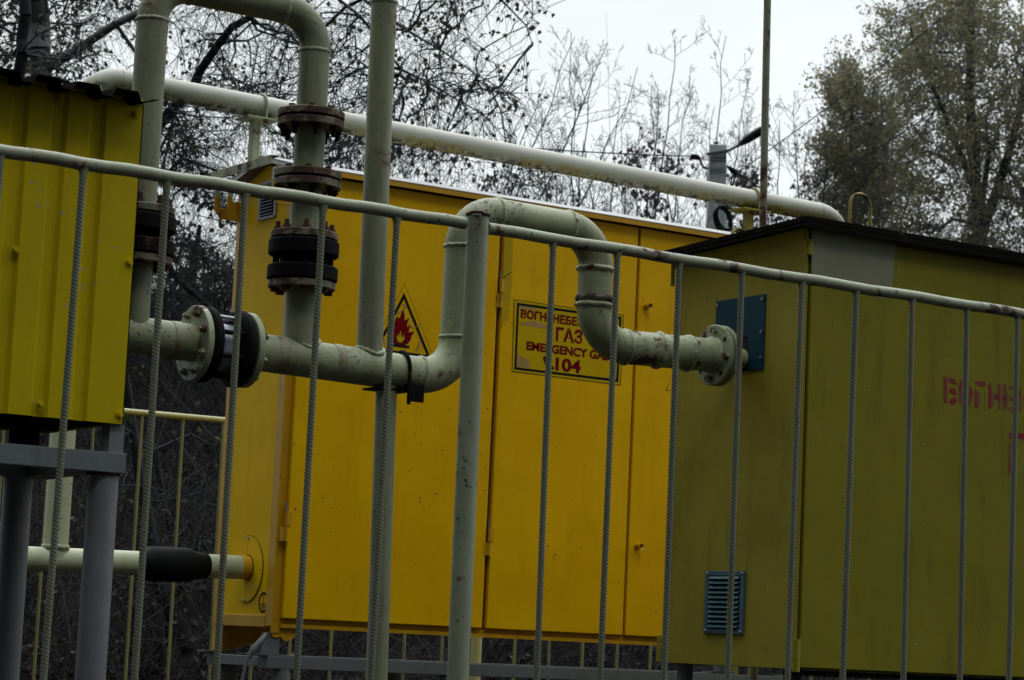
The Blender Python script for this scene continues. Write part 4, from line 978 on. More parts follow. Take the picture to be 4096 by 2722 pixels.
# ------------------------------------------------------------------ concrete pole with lamp, wires
def pole():
    D = 26.0; tp = atD(2871, 584, D); bt = atD(2863, 920, D); d = (tp-bt).normalized(); foot = bt-d*((bt.z-ground_h(bt.x, bt.y))/d.z)
    hw = size(tp, 66)/2; hb = hw*1.75
    t = Thing('utility_pole', 'grey concrete utility pole with a street lamp arm and coiled cable', 'utility pole', foot)
    f_ = rgt.copy(); f_.z = 0; f_.normalize(); s_ = V((fwd.x, fwd.y, 0)).normalized()
    mb = MB(); Lp = (tp-foot).length
    vs = [foot+f_*hb*a+s_*hb*b for a, b in ((-1, -1), (1, -1), (1, 1), (-1, 1))]+[tp+f_*hw*a+s_*hw*b for a, b in ((-1, -1), (1, -1), (1, 1), (-1, 1))]
    mb._add(vs, [(0, 3, 2, 1), (4, 5, 6, 7), (0, 1, 5, 4), (1, 2, 6, 5), (2, 3, 7, 6), (3, 0, 4, 7)], False); mb.build('shaft', 'concrete', t, bevel=.012)
    near = D-.12
    br = MB(); br.obox(atD(2826, 619, near), atD(2914, 605, near), upv*size(tp, 5), s_*.02); br.build('cross_arm', 'grey', t)
    for y in (632, 644): 
        mb = MB(); mb.obox(atD(2842, y, near-.03), atD(2906, y+1, near-.03), upv*.008, s_*.01); mb.build('band_clamp', 'steel', t)
    MB().tube([atD(2870, 584, D), atD(2869, 569, D)], .01, 6).build('rod', 'cable', t)
    arm = [atD(2903, 610, D), atD(2940, 590, D-.1), atD(2975, 570, D-.2)]
    ar = MB().tube(arm, size(tp, 11)/2, 10).build('lamp_arm', 'grey', t)
    h0, h1, h2, h3 = atD(2960, 578, D-.15), atD(2985, 560, D-.2), atD(3040, 526, D-.3), atD(3079, 502, D-.4)
    MB().tube([h0, h1, h2, h3], [size(tp, 8), size(tp, 17), size(tp, 19), size(tp, 6)], 10).build('lamp_head', 'lamp', t)
    cc = atD(2888, 884, near-.12); e1 = (rgt*.92+upv*.1).normalized()*size(cc, 30); e2 = (upv*.98-rgt*.25).normalized()*size(cc, 52)
    for k in range(3):
        off = (rgt*.01+upv*.012)*k*1.3
        pts = [cc+off+e1*math.cos(i*math.pi/14)*(1-.05*k)+e2*math.sin(i*math.pi/14)*(1-.04*k) for i in range(29)]
        MB().tube(pts, .012, 8).build('cable_coil', 'cable', t)
    MB().tube([atD(2906, 665, near), atD(2945, 690, near), atD(2930, 745, near), atD(2912, 790, near), atD(2905, 835, near)], .011, 8).build('tail_cable', 'cable', t)
    for (xa, ya, xb, yb) in ((2762, 625, 2797, 632), (2916, 672, 2946, 694)):
        MB().tube([atD(xa, ya, near), atD((xa+xb)/2, (ya+yb)/2, near), atD(xb, yb, near)], [.02, .032, .026], 8).build('cable_clamp', 'cable', t)
    MB().tube([atD(2797, 632, near), atD(2806, 655, near), atD(2815, 672, near), atD(2835, 675, near)], .012, 8).build('jumper_loop', 'cable', t)
    for y in (628, 636): MB().tube([atD(2797, y+2, near), atD(2842, y+3, near)], .006, 6).build('guy_link', 'steel', t)
pole()
def cable(name, label, pts, r, sag=0):
    n = 30; P = [V(p) for p in pts]; out = []
    for i in range(len(P)-1):
        for k in range(n): out.append(P[i].lerp(P[i+1], k/n))
    out.append(P[-1]); t = Thing(name, label, 'cable', P[0])
    o = MB().tube(out, r, 6).build('wire', 'cable', t); return t
def cables():
    D = 25.9
    def sagline(a, b, s, n=24): return [V(a).lerp(V(b), k/n) - Z_*(4*s*(k/n)*(1-k/n)) for k in range(n+1)]
    def mk(name, label, pts, r):
        t = Thing(name, label, 'cable', pts[0]); MB().tube(pts, r, 6).build('wire', 'cable', t)
    mk('overhead_cable', 'dark cable running from the concrete pole to the left behind the pipes', sagline(atD(-500, 175, 21), atD(2765, 626, D-.1), .20), size(atD(2000, 500, 24), 5.5)/2)
    mk('overhead_cable', 'short thick cable dropping from the concrete pole to the lower right', [atD(2940, 690, D-.1), atD(3040, 752, D), atD(3120, 802, D+.2), atD(3300, 900, D+.4)], size(atD(2000, 500, 24), 6)/2)
    mk('overhead_cable', 'upper of two thin wires rising to the right across the big tree', sagline(atD(2910, 720, 27), atD(3970, -95, 30), .06), .0065)
    mk('overhead_cable', 'lower of two thin wires rising to the right across the big tree', sagline(atD(3080, 845, 27), atD(4250, 65, 30), .12), .0065)
cables()

# ------------------------------------------------------------------ trees, saplings and undergrowth
class Wood:
    """collects many tapered twigs and small leaves as numpy arrays"""
    def __init__(s): s.P0 = []; s.P1 = []; s.R0 = []; s.R1 = []
    def add(s, p0, p1, r0, r1): s.P0.append(np.atleast_2d(p0)); s.P1.append(np.atleast_2d(p1)); s.R0.append(np.atleast_1d(r0)); s.R1.append(np.atleast_1d(r1))
def mesh_np(name, verts, faces, mat, parent, base, smooth=True):
    me = bpy.data.meshes.new(name); n = len(faces); k = faces.shape[1]
    me.vertices.add(len(verts)); me.vertices.foreach_set('co', (verts-np.array(base)).astype(np.float32).ravel())
    me.loops.add(n*k); me.loops.foreach_set('vertex_index', faces.astype(np.int32).ravel())
    me.polygons.add(n); me.polygons.foreach_set('loop_start', np.arange(n, dtype=np.int32)*k); me.polygons.foreach_set('loop_total', np.full(n, k, dtype=np.int32))
    me.polygons.foreach_set('use_smooth', np.full(n, smooth)); me.update(calc_edges=True); me.materials.append(M[mat] if isinstance(mat, str) else mat)
    o = bpy.data.objects.new(name, me); COL.objects.link(o); o.parent = parent; return o
def wood_mesh(wd, k):
    P0 = np.concatenate(wd.P0); P1 = np.concatenate(wd.P1); R0 = np.concatenate(wd.R0); R1 = np.concatenate(wd.R1)
    d = P1-P0; L = np.linalg.norm(d, axis=1, keepdims=True); ok = L[:, 0] > 1e-5; P0, P1, R0, R1, d, L = P0[ok], P1[ok], R0[ok], R1[ok], d[ok], L[ok]; d = d/L
    a = np.where(np.abs(d[:, 2:3]) < .9, np.array([[0, 0, 1.]]), np.array([[1., 0, 0]])); u = np.cross(d, a); u /= np.linalg.norm(u, axis=1, keepdims=True); v = np.cross(d, u)
    ph = np.arange(k)*2*np.pi/k; c, s_ = np.cos(ph), np.sin(ph)
    ring = u[:, None, :]*c[None, :, None]+v[:, None, :]*s_[None, :, None]
    A = P0[:, None, :]+ring*R0[:, None, None]; B = P1[:, None, :]+ring*R1[:, None, None]
    verts = np.concatenate([A, B], axis=1).reshape(-1, 3); m = len(P0); o = (np.arange(m)*2*k)[:, None]; j = np.arange(k)[None, :]; j2 = (j+1) % k
    faces = np.stack([o+j, o+j2, o+k+j2, o+k+j], -1).reshape(-1, 4); return verts, faces
def leaf_mesh(P, size_, rg, hang=.6, aspect=.8, clump=1):
    n = len(P); ax = rg.normal(size=(n, 3)); ax[:, 2] -= hang*1.6; ax /= np.linalg.norm(ax, axis=1, keepdims=True)
    sd = np.cross(ax, rg.normal(size=(n, 3))); sd /= np.linalg.norm(sd, axis=1, keepdims=True); nr = np.cross(ax, sd)
    L = (size_*(.6+.8*rg.random((n, 1)))); w_ = L*aspect*.5
    cup = nr*L*(.25*rg.random((n, 1)))
    p0 = P; p1 = P+ax*L*.42+sd*w_+cup; p2 = P+ax*L; p3 = P+ax*L*.42-sd*w_+cup
    verts = np.stack([p0, p1, p2, p3], 1).reshape(-1, 3); o = (np.arange(n)*4)[:, None]
    faces = np.concatenate([np.concatenate([o, o+1, o+2], 1), np.concatenate([o, o+2, o+3], 1)]); return verts, faces
def in_poly(poly, x, y):
    inside = np.zeros(len(x), bool); n = len(poly)
    for i in range(n):
        x0, y0 = poly[i]; x1, y1 = poly[(i+1) % n]
        c = ((y0 > y) != (y1 > y)) & (x < (x1-x0)*(y-y0)/(y1-y0+1e-9)+x0); inside ^= c
    return inside
FW, RT, UP, EY = (np.array(q) for q in (fwd, rgt, upv, EYE))
def pts3(px, py, D):
    px, py, D = np.asarray(px, float), np.asarray(py, float), np.asarray(D, float)
    return EY+(FW+RT*((px-IMW/2)/FPX)[..., None]+UP*((IMH/2-py)/FPX)[..., None])*D[..., None]
def crown_points(rg, poly, n, D0, D1, lump=0, ls=300):
    xs = [p[0] for p in poly]; ys = [p[1] for p in poly]; out = []
    tot = 0
    while tot < n:
        x = rg.uniform(min(xs), max(xs), n*2); y = rg.uniform(min(ys), max(ys), n*2); ok = in_poly(poly, x, y)
        if lump:
            f = np.sin(x/ls*2.1+1.3*np.sin(y/ls*1.7+lump))*np.sin(y/ls*2.4+1.1*np.sin(x/ls*1.9+2*lump)); ok &= rg.random(len(x)) < np.clip(.55+.75*f, .06, 1)
        x, y = x[ok], y[ok]; out.append(pts3(x, y, rg.uniform(D0, D1, len(x)))); tot += len(x)
    return np.concatenate(out)[:n]
def grow(skel, parents, att, bf=.25, jit=.12, rg=None):
    """joins the attraction points to the limb skeleton by the shortest total path"""
    N0 = len(skel); pts = np.concatenate([skel, att]); N = len(pts); par = np.full(N, -1); par[:N0] = parents
    pl = np.zeros(N)
    for i in range(N0):
        if par[i] >= 0: pl[i] = pl[par[i]]*.3+np.linalg.norm(pts[i]-pts[par[i]])*.1
    best = np.full(N-N0, 1e9); bi = np.zeros(N-N0, int)
    for i in range(N0):
        d = np.linalg.norm(att-pts[i], axis=1); c = d+bf*pl[i]; m = c < best; best[m] = c[m]; bi[m] = i
    done = np.zeros(N-N0, bool); order = list(range(N0))
    for _ in range(N-N0):
        j = int(np.argmin(np.where(done, 1e9, best))); i = N0+j; par[i] = bi[j]; done[j] = True; order.append(i)
        pl[i] = pl[par[i]]+np.linalg.norm(pts[i]-pts[par[i]])
        d = np.linalg.norm(att-pts[i], axis=1); c = d+bf*pl[i]; m = (c < best) & ~done; best[m] = c[m]; bi[m] = i
    return pts, par, order
def build_tree(name, label, trunks, att, seed, group=None, r_tip=.0045, expo=.42, rmax=.09, bf=.25, twigs=2, twig_len=.25, twig_dir=(0, 0, -.3), leaves=1.0, leaf=.045,
               mat_t='bark_dark', mat_b='bark_twig', leaf_m='leaf_olive', hang=.6, k=4, cat='tree', bare=False, leaf_mask=None, clus=1):
    rg = np.random.default_rng(seed); sk = []; pr = []; rad = []; wt = Wood()
    for tr in trunks:
        P = np.array([tuple(p) for p in tr['pts']], float); R = np.array(tr['r'], float)
        m = max(2, int(np.linalg.norm(np.diff(P, axis=0), axis=1).sum()/.35)); s = np.linspace(0, 1, len(P)); tt = np.linspace(0, 1, m)
        Q = np.stack([np.interp(tt, s, P[:, i]) for i in range(3)], 1); Q[1:-1] += rg.normal(size=(m-2, 3))*.02; RR = np.interp(tt, s, R)
        b = len(sk); at = tr.get('at')
        for i in range(m):
            pr.append(b+i-1 if i else (-1 if at is None or not sk else int(np.argmin(np.linalg.norm(np.array(sk)-Q[0], axis=1))))); sk.append(Q[i]); rad.append(RR[i])
        wt.add(Q[:-1], Q[1:], RR[:-1], RR[1:])
    sk = np.array(sk); n0 = len(sk)
    pts, par, order = grow(sk, np.array(pr), att, bf)
    tips = np.zeros(len(pts)); ch = np.bincount(par[par >= 0], minlength=len(pts)); tips[ch == 0] = 1
    for i in reversed(order):
        if par[i] >= 0: tips[par[i]] += tips[i]
    r = np.minimum(r_tip*np.maximum(tips, 1)**expo, rmax)
    wb = Wood(); idx = np.arange(n0, len(pts)); A = pts[par[idx]]; B = pts[idx]; mid = (A+B)/2; L = np.linalg.norm(B-A, axis=1, keepdims=True)
    mid = mid+rg.normal(size=mid.shape)*L*.09; mid[:, 2] += L[:, 0]*.04
    ra = np.minimum(r[par[idx]], r[idx]*1.6); wb.add(A, mid, ra, (ra+r[idx])/2); wb.add(mid, B, (ra+r[idx])/2, r[idx])
    # fine side twigs
    TP = []; td = np.array(twig_dir)
    for q in range(twigs):
        t = rg.random((len(idx), 1)); s0 = A*(1-t)+B*t if q else B; dr = (B-A)/np.maximum(L, 1e-4)*.6+rg.normal(size=A.shape)*.65+td; dr /= np.linalg.norm(dr, axis=1, keepdims=True)
        ln = twig_len*(.4+.9*rg.random((len(idx), 1))); e1 = s0+dr*ln*.55+rg.normal(size=A.shape)*ln*.05; e2 = e1+(dr+td*.5+rg.normal(size=A.shape)*.25)*ln*.45
        rr = np.full(len(idx), r_tip*.7); wb.add(s0, e1, rr, rr*.8); wb.add(e1, e2, rr*.8, rr*.5); TP += [s0+(e1-s0)*.6, e1, e2]
    T = Thing(name, label, cat, (sk[0][0], sk[0][1], sk[0][2]), group)
    v, f = wood_mesh(wt, 10); mesh_np('trunk', v, f, mat_t, T.root, T.base)
    v, f = wood_mesh(wb, k); mesh_np('branches', v, f, mat_b, T.root, T.base)
    if leaves > 0:
        TP = np.concatenate(TP); 
        if leaf_mask is not None: TP = TP[leaf_mask(TP, rg)]
        n = int(len(TP)*leaves); sel = TP[rg.integers(0, len(TP), n)]
        if clus > 1: sel = np.repeat(sel, clus, 0)+rg.normal(size=(n*clus, 3))*leaf*.9
        else: sel = sel+rg.normal(size=sel.shape)*leaf*.4
        v, f = leaf_mesh(sel, leaf, rg, hang); mesh_np('foliage', v, f, leaf_m, T.root, T.base, False)
    return T
def proj(P):
    q = P-EY; z = q@FW; return IMW/2+FPX*(q@RT)/z, IMH/2-FPX*(q@UP)/z
def G(px, py, D):
    p = atD(px, py, D); return V((p.x, p.y, ground_h(p.x, p.y)-.05))
def A_(px, py, D): return atD(px, py, D)

# the birch at the left edge, its limbs reaching over the cabinets
rgA = np.random.default_rng(11)
att = np.concatenate([
    crown_points(rgA, [(-200, -500), (900, -500), (950, 100), (900, 420), (640, 560), (300, 520), (-200, 480)], 1150, 18.3, 21.5, 1),
    crown_points(rgA, [(800, -400), (2250, -400), (2170, 0), (2150, 230), (2120, 430), (2060, 560), (1850, 500), (1600, 420), (1300, 500), (1000, 480), (850, 300)], 850, 17, 20, 2, 420),
    crown_points(rgA, [(700, 300), (1300, 400), (1900, 560), (2350, 760), (2100, 800), (1600, 640), (1250, 680), (1000, 760), (650, 700)], 420, 17, 20, 3)])
b0 = G(140, 300, 18)
def maskA(P, rg):
    x, y = proj(P); f = np.clip((x-1450)/700, 0, 1)*np.clip((520-y)/500+.15, .1, 1) + np.clip((900-x)/500, 0, 1)*.95+.17
    lum = np.sin(x/110+np.sin(y/90))*np.sin(y/120+1.7*np.sin(x/150)); return rg.random(len(P)) < f*np.clip(.7+.7*lum, .1, 1.3)
build_tree('birch_tree', 'tall birch with dark-marked white trunk at the upper left, thin drooping leafy limbs', [
    dict(pts=[b0, A_(150, 600, 18), A_(160, 300, 18), A_(170, 0, 18), A_(185, -500, 18)], r=[.13, .09, .082, .078, .06]),
    dict(pts=[A_(160, 290, 18), A_(235, 235, 17.9), A_(380, 150, 17.8), A_(540, 55, 17.8), A_(760, -60, 17.8), A_(1150, -160, 18)], r=[.04, .036, .033, .028, .02, .014], at=1),
    dict(pts=[A_(1150, -160, 18), A_(1400, 20, 18.2), A_(1581, 249, 18.4), A_(1640, 310, 18.4), A_(1755, 344, 18.5), A_(1990, 480, 18.6), A_(2080, 620, 18.8)], r=[.014, .012, .011, .009, .007, .005, .003], at=1),
    dict(pts=[A_(1150, -160, 18), A_(1400, -20, 18.6), A_(1587, 113, 18.8), A_(1682, 140, 18.8), A_(1813, 219, 18.9), A_(1950, 320, 19), A_(2080, 400, 19)], r=[.014, .012, .011, .009, .007, .005, .003], at=1),
    dict(pts=[A_(760, -60, 17.8), A_(1000, -300, 18), A_(1500, -250, 18), A_(1900, -60, 18), A_(2080, 60, 18), A_(2130, 180, 18)], r=[.02, .016, .013, .01, .006, .003], at=1),
    ], att, 1, r_tip=.0028, expo=.42, rmax=.015, bf=.5, twigs=3, twig_len=.34, twig_dir=(0, 0, -.45), leaves=.65, leaf=.040, mat_t='birch', leaf_mask=maskA, hang=.7)
# dark trunk just before the birch
build_tree('tree', 'slim dark trunk in front of the white birch at the far left edge', [
    dict(pts=[G(80, 300, 15), A_(86, 300, 15), A_(98, 0, 15), A_(110, -400, 15)], r=[.05, .037, .035, .03])],
    crown_points(rgA, [(-200, -400), (420, -400), (420, 220), (100, 330), (-200, 300)], 120, 14.6, 16.2, 4), 2, r_tip=.003, rmax=.012, twigs=2, twig_len=.2, leaves=.35, leaf=.035, mat_t='bark_dark', hang=.6)
# leaning dark tree whose limb crosses behind the bypass pipe
att = np.concatenate([crown_points(rgA, [(560, 380), (1100, 60), (1600, -200), (1700, 200), (1300, 650), (1180, 900), (900, 960), (560, 1000)], 430, 18, 22, 5),
    crown_points(rgA, [(500, 700), (980, 700), (980, 1400), (900, 1750), (500, 1700)], 700, 18.5, 22, 6, 160)])
build_tree('tree', 'leaning dark tree with a thick slanting limb behind the tall bypass pipe', [
    dict(pts=[G(430, 1000, 19.5), A_(480, 1250, 19.5), A_(540, 800, 19.5), A_(600, 560, 19.5), A_(690, 425, 19.4), A_(790, 325, 19.4), A_(905, 140, 19.3), A_(1010, 65, 19.2), A_(1400, -260, 19)], r=[.10, .085, .07, .055, .042, .036, .032, .026, .015]),
    dict(pts=[A_(540, 860, 19.5), A_(680, 1085, 19.3), A_(815, 1210, 19.2), A_(950, 1330, 19), A_(1020, 1420, 19)], r=[.03, .024, .02, .014, .008], at=1),
    dict(pts=[A_(540, 800, 19.5), A_(700, 500, 19.4), A_(640, 720, 19.3), A_(740, 640, 19.2), A_(960, 720, 19.2), A_(1180, 640, 19.2)], r=[.014, .012, .01, .01, .008, .005], at=1)],
    att, 3, r_tip=.0028, expo=.42, rmax=.016, bf=.5, twigs=3, twig_len=.30, twig_dir=(0, 0, -.25), leaves=.55, leaf=.045, leaf_m='leaf_brown', hang=.9,
    leaf_mask=lambda P, rg: rg.random(len(P)) < np.clip((proj(P)[1]-480)/500, .12, 1)*np.clip(.75+.7*np.sin(proj(P)[0]/60)*np.sin(proj(P)[1]/55), .05, 1))
# dense brownish tree filling the gap between the left cabinet and the yellow one
att = crown_points(rgA, [(200, 850), (560, 950), (980, 950), (1000, 1500), (950, 2000), (100, 2000), (0, 1500)], 1500, 22, 26, 7, 120)
build_tree('tree', 'dense tree with clusters of withered brown leaves low between the cabinets', [
    dict(pts=[G(620, 1500, 24), A_(640, 1700, 24), A_(700, 1400, 24), A_(760, 1150, 24), A_(800, 900, 24)], r=[.12, .09, .07, .05, .02]),
    dict(pts=[A_(650, 1650, 24), A_(500, 1400, 24), A_(420, 1200, 24)], r=[.05, .04, .02], at=1),
    dict(pts=[A_(700, 1400, 24), A_(850, 1500, 23.5), A_(940, 1400, 23)], r=[.03, .02, .01], at=1)],
    att, 4, r_tip=.005, expo=.38, rmax=.03, twigs=2, twig_len=.3, twig_dir=(0, 0, -.3), leaves=1.0, leaf=.055, leaf_m='leaf_brown', hang=1.2,
    leaf_mask=lambda P, rg: rg.random(len(P)) < np.clip(.6+.8*np.sin(proj(P)[0]/38+2)*np.sin(proj(P)[1]/42), .08, 1))
# the big leafy tree at the right
def maskR(P, rg):
    x, y = proj(P); lum = np.sin(x/75+1.5*np.sin(y/80))*np.sin(y/70+1.7*np.sin(x/95)); return rg.random(len(P)) < np.clip(.62+.38*lum, .2, 1)*np.clip(1.2-(y-300)/1100, .4, 1)
rgB = np.random.default_rng(21)
polyR = [(3520, 60), (3560, 40), (3600, 90), (3640, 0), (3760, 20), (3860, -300), (3960, -120), (4030, 140), (4110, 70), (4250, -60), (4500, 300), (4500, 1300), (3500, 1250), (3320, 900), (3440, 700), (3520, 520), (3540, 330), (3510, 160)]
att = crown_points(rgB, polyR, 3000, 39, 46)
build_tree('poplar_tree', 'large leafy olive-brown tree filling the right edge behind the olive cabinet', [
    dict(pts=[G(3960, 1300, 42), A_(3925, 950, 42), A_(3900, 700, 42), A_(3880, 400, 42), A_(3890, 0, 42), A_(3900, -300, 42)], r=[.20, .13, .10, .08, .06, .04]),
    dict(pts=[A_(3925, 950, 42), A_(4010, 700, 42), A_(4080, 450, 42), A_(4120, 100, 42)], r=[.10, .08, .06, .04], at=1),
    dict(pts=[A_(3915, 820, 42), A_(3820, 560, 42), A_(3700, 300, 42), A_(3640, 100, 42)], r=[.06, .045, .03, .02], at=1),
    dict(pts=[A_(3925, 880, 42), A_(3960, 580, 42), A_(3890, 500, 42), A_(3860, 330, 42)], r=[.05, .04, .035, .02], at=1)],
    att, 5, r_tip=.0055, expo=.42, rmax=.05, twigs=3, twig_len=.5, twig_dir=(0, 0, .6), leaves=2.5, leaf=.056, leaf_m='leaf_tan', hang=.2, mat_t='bark_grey', mat_b='twig_pale', leaf_mask=maskR, clus=2, k=3)
polyR2 = [(3305, 330), (3340, 300), (3360, 290), (3420, 250), (3440, 300), (3450, 370), (3500, 320), (3560, 420), (3560, 900), (3500, 1150), (3250, 1120), (3290, 900), (3280, 700), (3285, 560), (3310, 450), (3300, 380)]
att = crown_points(rgB, polyR2, 900, 37, 40)
build_tree('poplar_tree', 'smaller leafy tree making the left shoulder of the right-hand foliage', [
    dict(pts=[G(3420, 1200, 38.5), A_(3420, 900, 38.5), A_(3410, 650, 38.5), A_(3400, 420, 38.5)], r=[.10, .07, .045, .02])],
    att, 6, r_tip=.0055, expo=.40, rmax=.04, twigs=3, twig_len=.42, twig_dir=(0, 0, .6), leaves=2.0, leaf=.052, leaf_m='leaf_tan', hang=.2, mat_t='bark_grey', mat_b='twig_pale', leaf_mask=maskR, clus=2, k=3)

# bare saplings in the middle distance: long upright shoots
def sapling(name, label, base, tips, r0, seed, mat='bark_twig', D=28, group=None, leafy=0, leaf_m='leaf_red', nside=13):
    rg = np.random.default_rng(seed); wt = Wood(); wb = Wood(); TP = []
    B = np.array(base)
    def shoot(p, d, L, r, lev):
        n = 9 if lev < 2 else 5; step = L/n; P = [np.array(p)]; d = np.array(d, float)
        for i in range(n):
            d = d+rg.normal(size=3)*.13+np.array([0, 0, .06 if lev else .0]); d /= np.linalg.norm(d); P.append(P[-1]+d*step)
        P = np.array(P); R = np.linspace(r, max(r*.25, .0021), n+1); (wt if lev == 0 else wb).add(P[:-1], P[1:], R[:-1], R[1:])
        if lev < 3:
            cnt = [nside, 6, 2][lev]
            for q in range(cnt):
                t = rg.uniform(.25 if lev == 0 else .15, .95); i = min(int(t*n), n-1); o = P[i]+(P[i+1]-P[i])*(t*n-i); dd = P[i+1]-P[i]; dd /= np.linalg.norm(dd)
                side = np.cross(dd, rg.normal(size=3)); side /= np.linalg.norm(side); nd = dd*.66+side*.78+np.array([0, 0, .05])
                shoot(o, nd/np.linalg.norm(nd), L*(1-t*.65)*rg.uniform(.3, .6), max(R[i]*.5, .003), lev+1)
        elif leafy: TP.append(P[-1]); TP.append(P[2])
    for tp in tips:
        tp = np.array(tp); m = (B*.35+tp*.65)+rg.normal(size=3)*.12; m[2] -= .45*np.linalg.norm(tp[:2]-B[:2])
        P = [B]
        n = 14; 
        for i in range(1, n+1):
            t = i/n; P.append(B*(1-t)**2+m*2*t*(1-t)+tp*t*t+rg.normal(size=3)*.02)
        P = np.array(P); R = np.linspace(r0*.6, .0035, n+1); wt.add(P[:-1], P[1:], R[:-1], R[1:]); Lt = np.linalg.norm(tp-B)
        for q in range(nside*2):
            t = rg.uniform(.3, .97); i = min(int(t*n), n-1); o = P[i]+(P[i+1]-P[i])*(t*n-i); dd = P[i+1]-P[i]; dd /= np.linalg.norm(dd)
            side = np.cross(dd, rg.normal(size=3)); side /= np.linalg.norm(side); nd = dd*.62+side*.80+np.array([0, 0, .08])
            shoot(o, nd/np.linalg.norm(nd), (Lt*.28)*(1-t*.72)*rg.uniform(.5, 1.3), max(R[i]*.45, .0030), 1)
    T = Thing(name, label, 'sapling' if not leafy else 'tree', tuple(B), group)
    v, f = wood_mesh(wt, 6); mesh_np('stems', v, f, mat, T.root, T.base); v, f = wood_mesh(wb, 3); mesh_np('branches', v, f, mat, T.root, T.base)
    if leafy and TP:
        TP = np.array(TP); lm = np.sin(proj(TP)[0]/45+seed)*np.sin(proj(TP)[1]/40) > .05; TP = TP[lm]
        if len(TP):
            TP = np.repeat(TP, leafy, 0)+rg.normal(size=(len(TP)*leafy, 3))*.09; v, f = leaf_mesh(TP, .085, rg, 1.0); mesh_np('foliage', v, f, leaf_m, T.root, T.base, False)
    return T
sg = 'bare saplings between the pipes and the sky'
def A3(x, y, D): return tuple(atD(x, y, D))
saps = [('bare sapling with a long limb slanting up to the right above the pipe loop', (1560, 1000), [(2440, 170), (2290, 150), (2180, 330), (2560, 280)], .035, 27),
        ('bare sapling with upright shoots left of the utility pole', (2500, 1000), [(2700, 175), (2640, 330), (2480, 420), (2330, 560)], .03, 29),
        ('bare sapling whose twigs stand behind the utility pole', (2800, 1050), [(2910, 150), (2990, 320), (2850, 420), (2700, 560)], .03, 30),
        ('bare sapling between the mast and the right-hand trees', (3130, 1050), [(3176, 395), (3120, 480), (3235, 520), (3060, 640)], .028, 29),
        ('low bare sapling at the foot of the leafy right-hand trees', (3250, 1100), [(3300, 650), (3230, 700), (3180, 760)], .025, 30),
        ('bare sapling rising behind the vent pipe', (1350, 900), [(1700, 420), (1560, 520), (1850, 540), (1380, 520)], .028, 25),
        ('bare sapling with tall curved shoots just right of the birch fringe', (2300, 1050), [(2160, 420), (2280, 130), (2380, 230), (2200, 560)], .03, 30),
        ('bare sapling with shoots rising halfway between birch fringe and utility pole', (2620, 1050), [(2600, 350), (2560, 480), (2760, 300), (2480, 520)], .026, 31),
        ('thin bare sapling immediately left of the mast', (2950, 1050), [(2960, 430), (2900, 560), (3020, 560), (2830, 620)], .024, 31),
        ('bare sapling over the middle of the yellow roof', (2000, 1050), [(2060, 560), (2300, 540), (1930, 620), (2450, 640)], .028, 31)]
for i, (lb, b, tips, r0, D) in enumerate(saps):
    sapling('sapling', lb, G(b[0], b[1], D), [A3(x, y, D+((j*37) % 5-2)*.3) for j, (x, y) in enumerate(tips)], r0, 100+i, mat='bark_twig' if i % 2 == 0 else 'bark_twig', D=D, group=sg, nside=8)
dk = [('far tree with red-brown leaf tufts above the middle of the yellow roof', (1800, 1100), [(1500, 640), (1750, 620), (1950, 700)], 36),
      ('far tree with red-brown leaf tufts left of the pole foot', (2450, 1100), [(2300, 660), (2500, 600), (2650, 640)], 37),
      ('far tree with red-brown leaf tufts right behind the pole foot', (2800, 1100), [(2650, 600), (2880, 640), (3000, 700)], 38),
      ('far tree with red-brown leaf tufts behind the mast foot', (3100, 1150), [(3050, 700), (3200, 720), (3300, 820)], 39),
      ('far tree with red-brown leaf tufts just right of the vent pipe', (1500, 1050), [(1250, 560), (1400, 600), (1620, 680)], 34)]
for i, (lb, b, tips, D) in enumerate(dk):
    sapling('tree', lb, G(b[0], b[1], D), [A3(x, y, D+j*.4) for j, (x, y) in enumerate(tips)], .07, 200+i, mat='bark_dark', D=D, group='far brownish trees on the bank', leafy=1, nside=15)

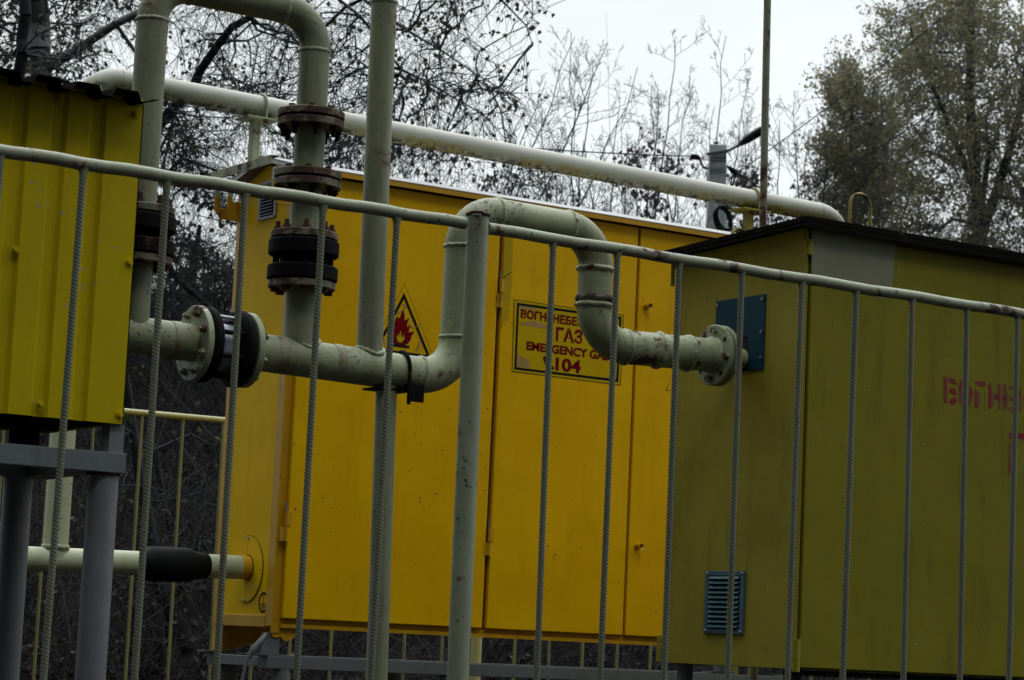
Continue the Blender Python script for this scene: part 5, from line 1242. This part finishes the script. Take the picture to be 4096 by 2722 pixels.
# undergrowth: a mass of twigs and dead leaves on the bank
def undergrowth():
    rg = np.random.default_rng(5); wd = Wood(); n = 46000
    px = rg.uniform(-500, 4600, n); D = 13+rg.random(n)**.8*22; q = atD(0, 0, 1)
    g = pts3(px, np.full(n, 1400), D); h = np.array([ground_h(x, y) for x, y in g[:, :2]]); b = np.stack([g[:, 0], g[:, 1], h], 1)
    L = rg.uniform(.4, 1.5, n)[:, None]*np.where(D > 18, 1.25, .8)[:, None]; d = rg.normal(size=(n, 3))*np.array([.7, .7, .45]); d[:, 2] = np.abs(d[:, 2])+.35; d /= np.linalg.norm(d, axis=1, keepdims=True)
    b = b+rg.normal(size=b.shape)*np.array([.1, .1, .0]); b[:, 2] += rg.random(n)*.8
    c = b+d*L*.5; e = c+(d+rg.normal(size=b.shape)*.7)*L*.5; r = rg.uniform(.0016, .0046, n)
    wd.add(b, c, r, r*.7); wd.add(c, e, r*.7, r*.35)
    for q in range(2):
        t = rg.random((n, 1)); s = c*(1-t)+e*t; dd = d+rg.normal(size=b.shape)*.7; wd.add(s, s+dd*L*.28, r*.45, r*.25)
    v, f = wood_mesh(wd, 3)
    o = mesh_np('undergrowth', v, f, 'twig_bank', None, (0, 0, 0)); o['kind'] = 'stuff'; o['label'] = 'tangle of grey brown twigs and brushwood on the bank'; o['category'] = 'undergrowth'
    m = 90000; px = rg.uniform(-500, 4600, m); D = 12+rg.random(m)**.8*23; g = pts3(px, np.full(m, 1400), D); h = np.array([ground_h(x, y) for x, y in g[:, :2]])
    P = np.stack([g[:, 0], g[:, 1], h+rg.random(m)**2*1.1], 1); v, f = leaf_mesh(P, .036, rg, .3)
    o = mesh_np('dead_leaves', v, f, 'leaf_litter', None, (0, 0, 0), False); o['kind'] = 'stuff'; o['label'] = 'withered brown leaves scattered through the brushwood'; o['category'] = 'leaves'
M['leaf_litter'] = leaf_mat('leaf_litter', (.038, .031, .029), (.028, .027, .028), (.052, .038, .032), .1)
M['twig_bank'] = plain('bank_twigs', (.072, .067, .070), .9, sc=3, var=.8, spec=.1)
undergrowth()
# thicker dark stems among the brushwood
for i, (lb, pts_, r_) in enumerate([('crooked dark trunk leaning right behind the low pipe', [(760, 2600), (640, 2350), (560, 1900), (500, 1500)], .05),
        ('dark branching trunk forking left below the black sleeve', [(600, 2700), (740, 2480), (840, 2380), (800, 2150)], .05),
        ('thin dark stem slanting up beside the yellow cabinet end', [(620, 1800), (720, 1950), (760, 2100), (700, 2250)], .022),
        ('dark trunk seen under the middle of the yellow cabinet', [(2080, 2750), (2090, 2600), (2110, 2300)], .12),
        ('dark trunk seen under the right part of the yellow cabinet', [(2390, 2750), (2400, 2600), (2420, 2300)], .09),
        ('broad dark trunk seen left of the olive cabinet foot', [(2560, 2750), (2560, 2600), (2575, 2300)], .14)]):
    D = 14+i*.5; P = [A_(x, y, D) for x, y in pts_]
    if i >= 3: P = [G(pts_[0][0], 2700, D)]+P
    att = np.array([tuple(p) for p in P[1:]])[np.random.default_rng(i).integers(0, len(P)-1, 40)]+np.random.default_rng(i+9).normal(size=(40, 3))*.35
    build_tree('tree', lb, [dict(pts=P, r=list(np.linspace(r_, r_*.45, len(P))))], att, 300+i, r_tip=.003, rmax=.012, twigs=2, twig_len=.2, leaves=.6, leaf=.04, leaf_m='leaf_olive', group='dark trunks in the brushwood')
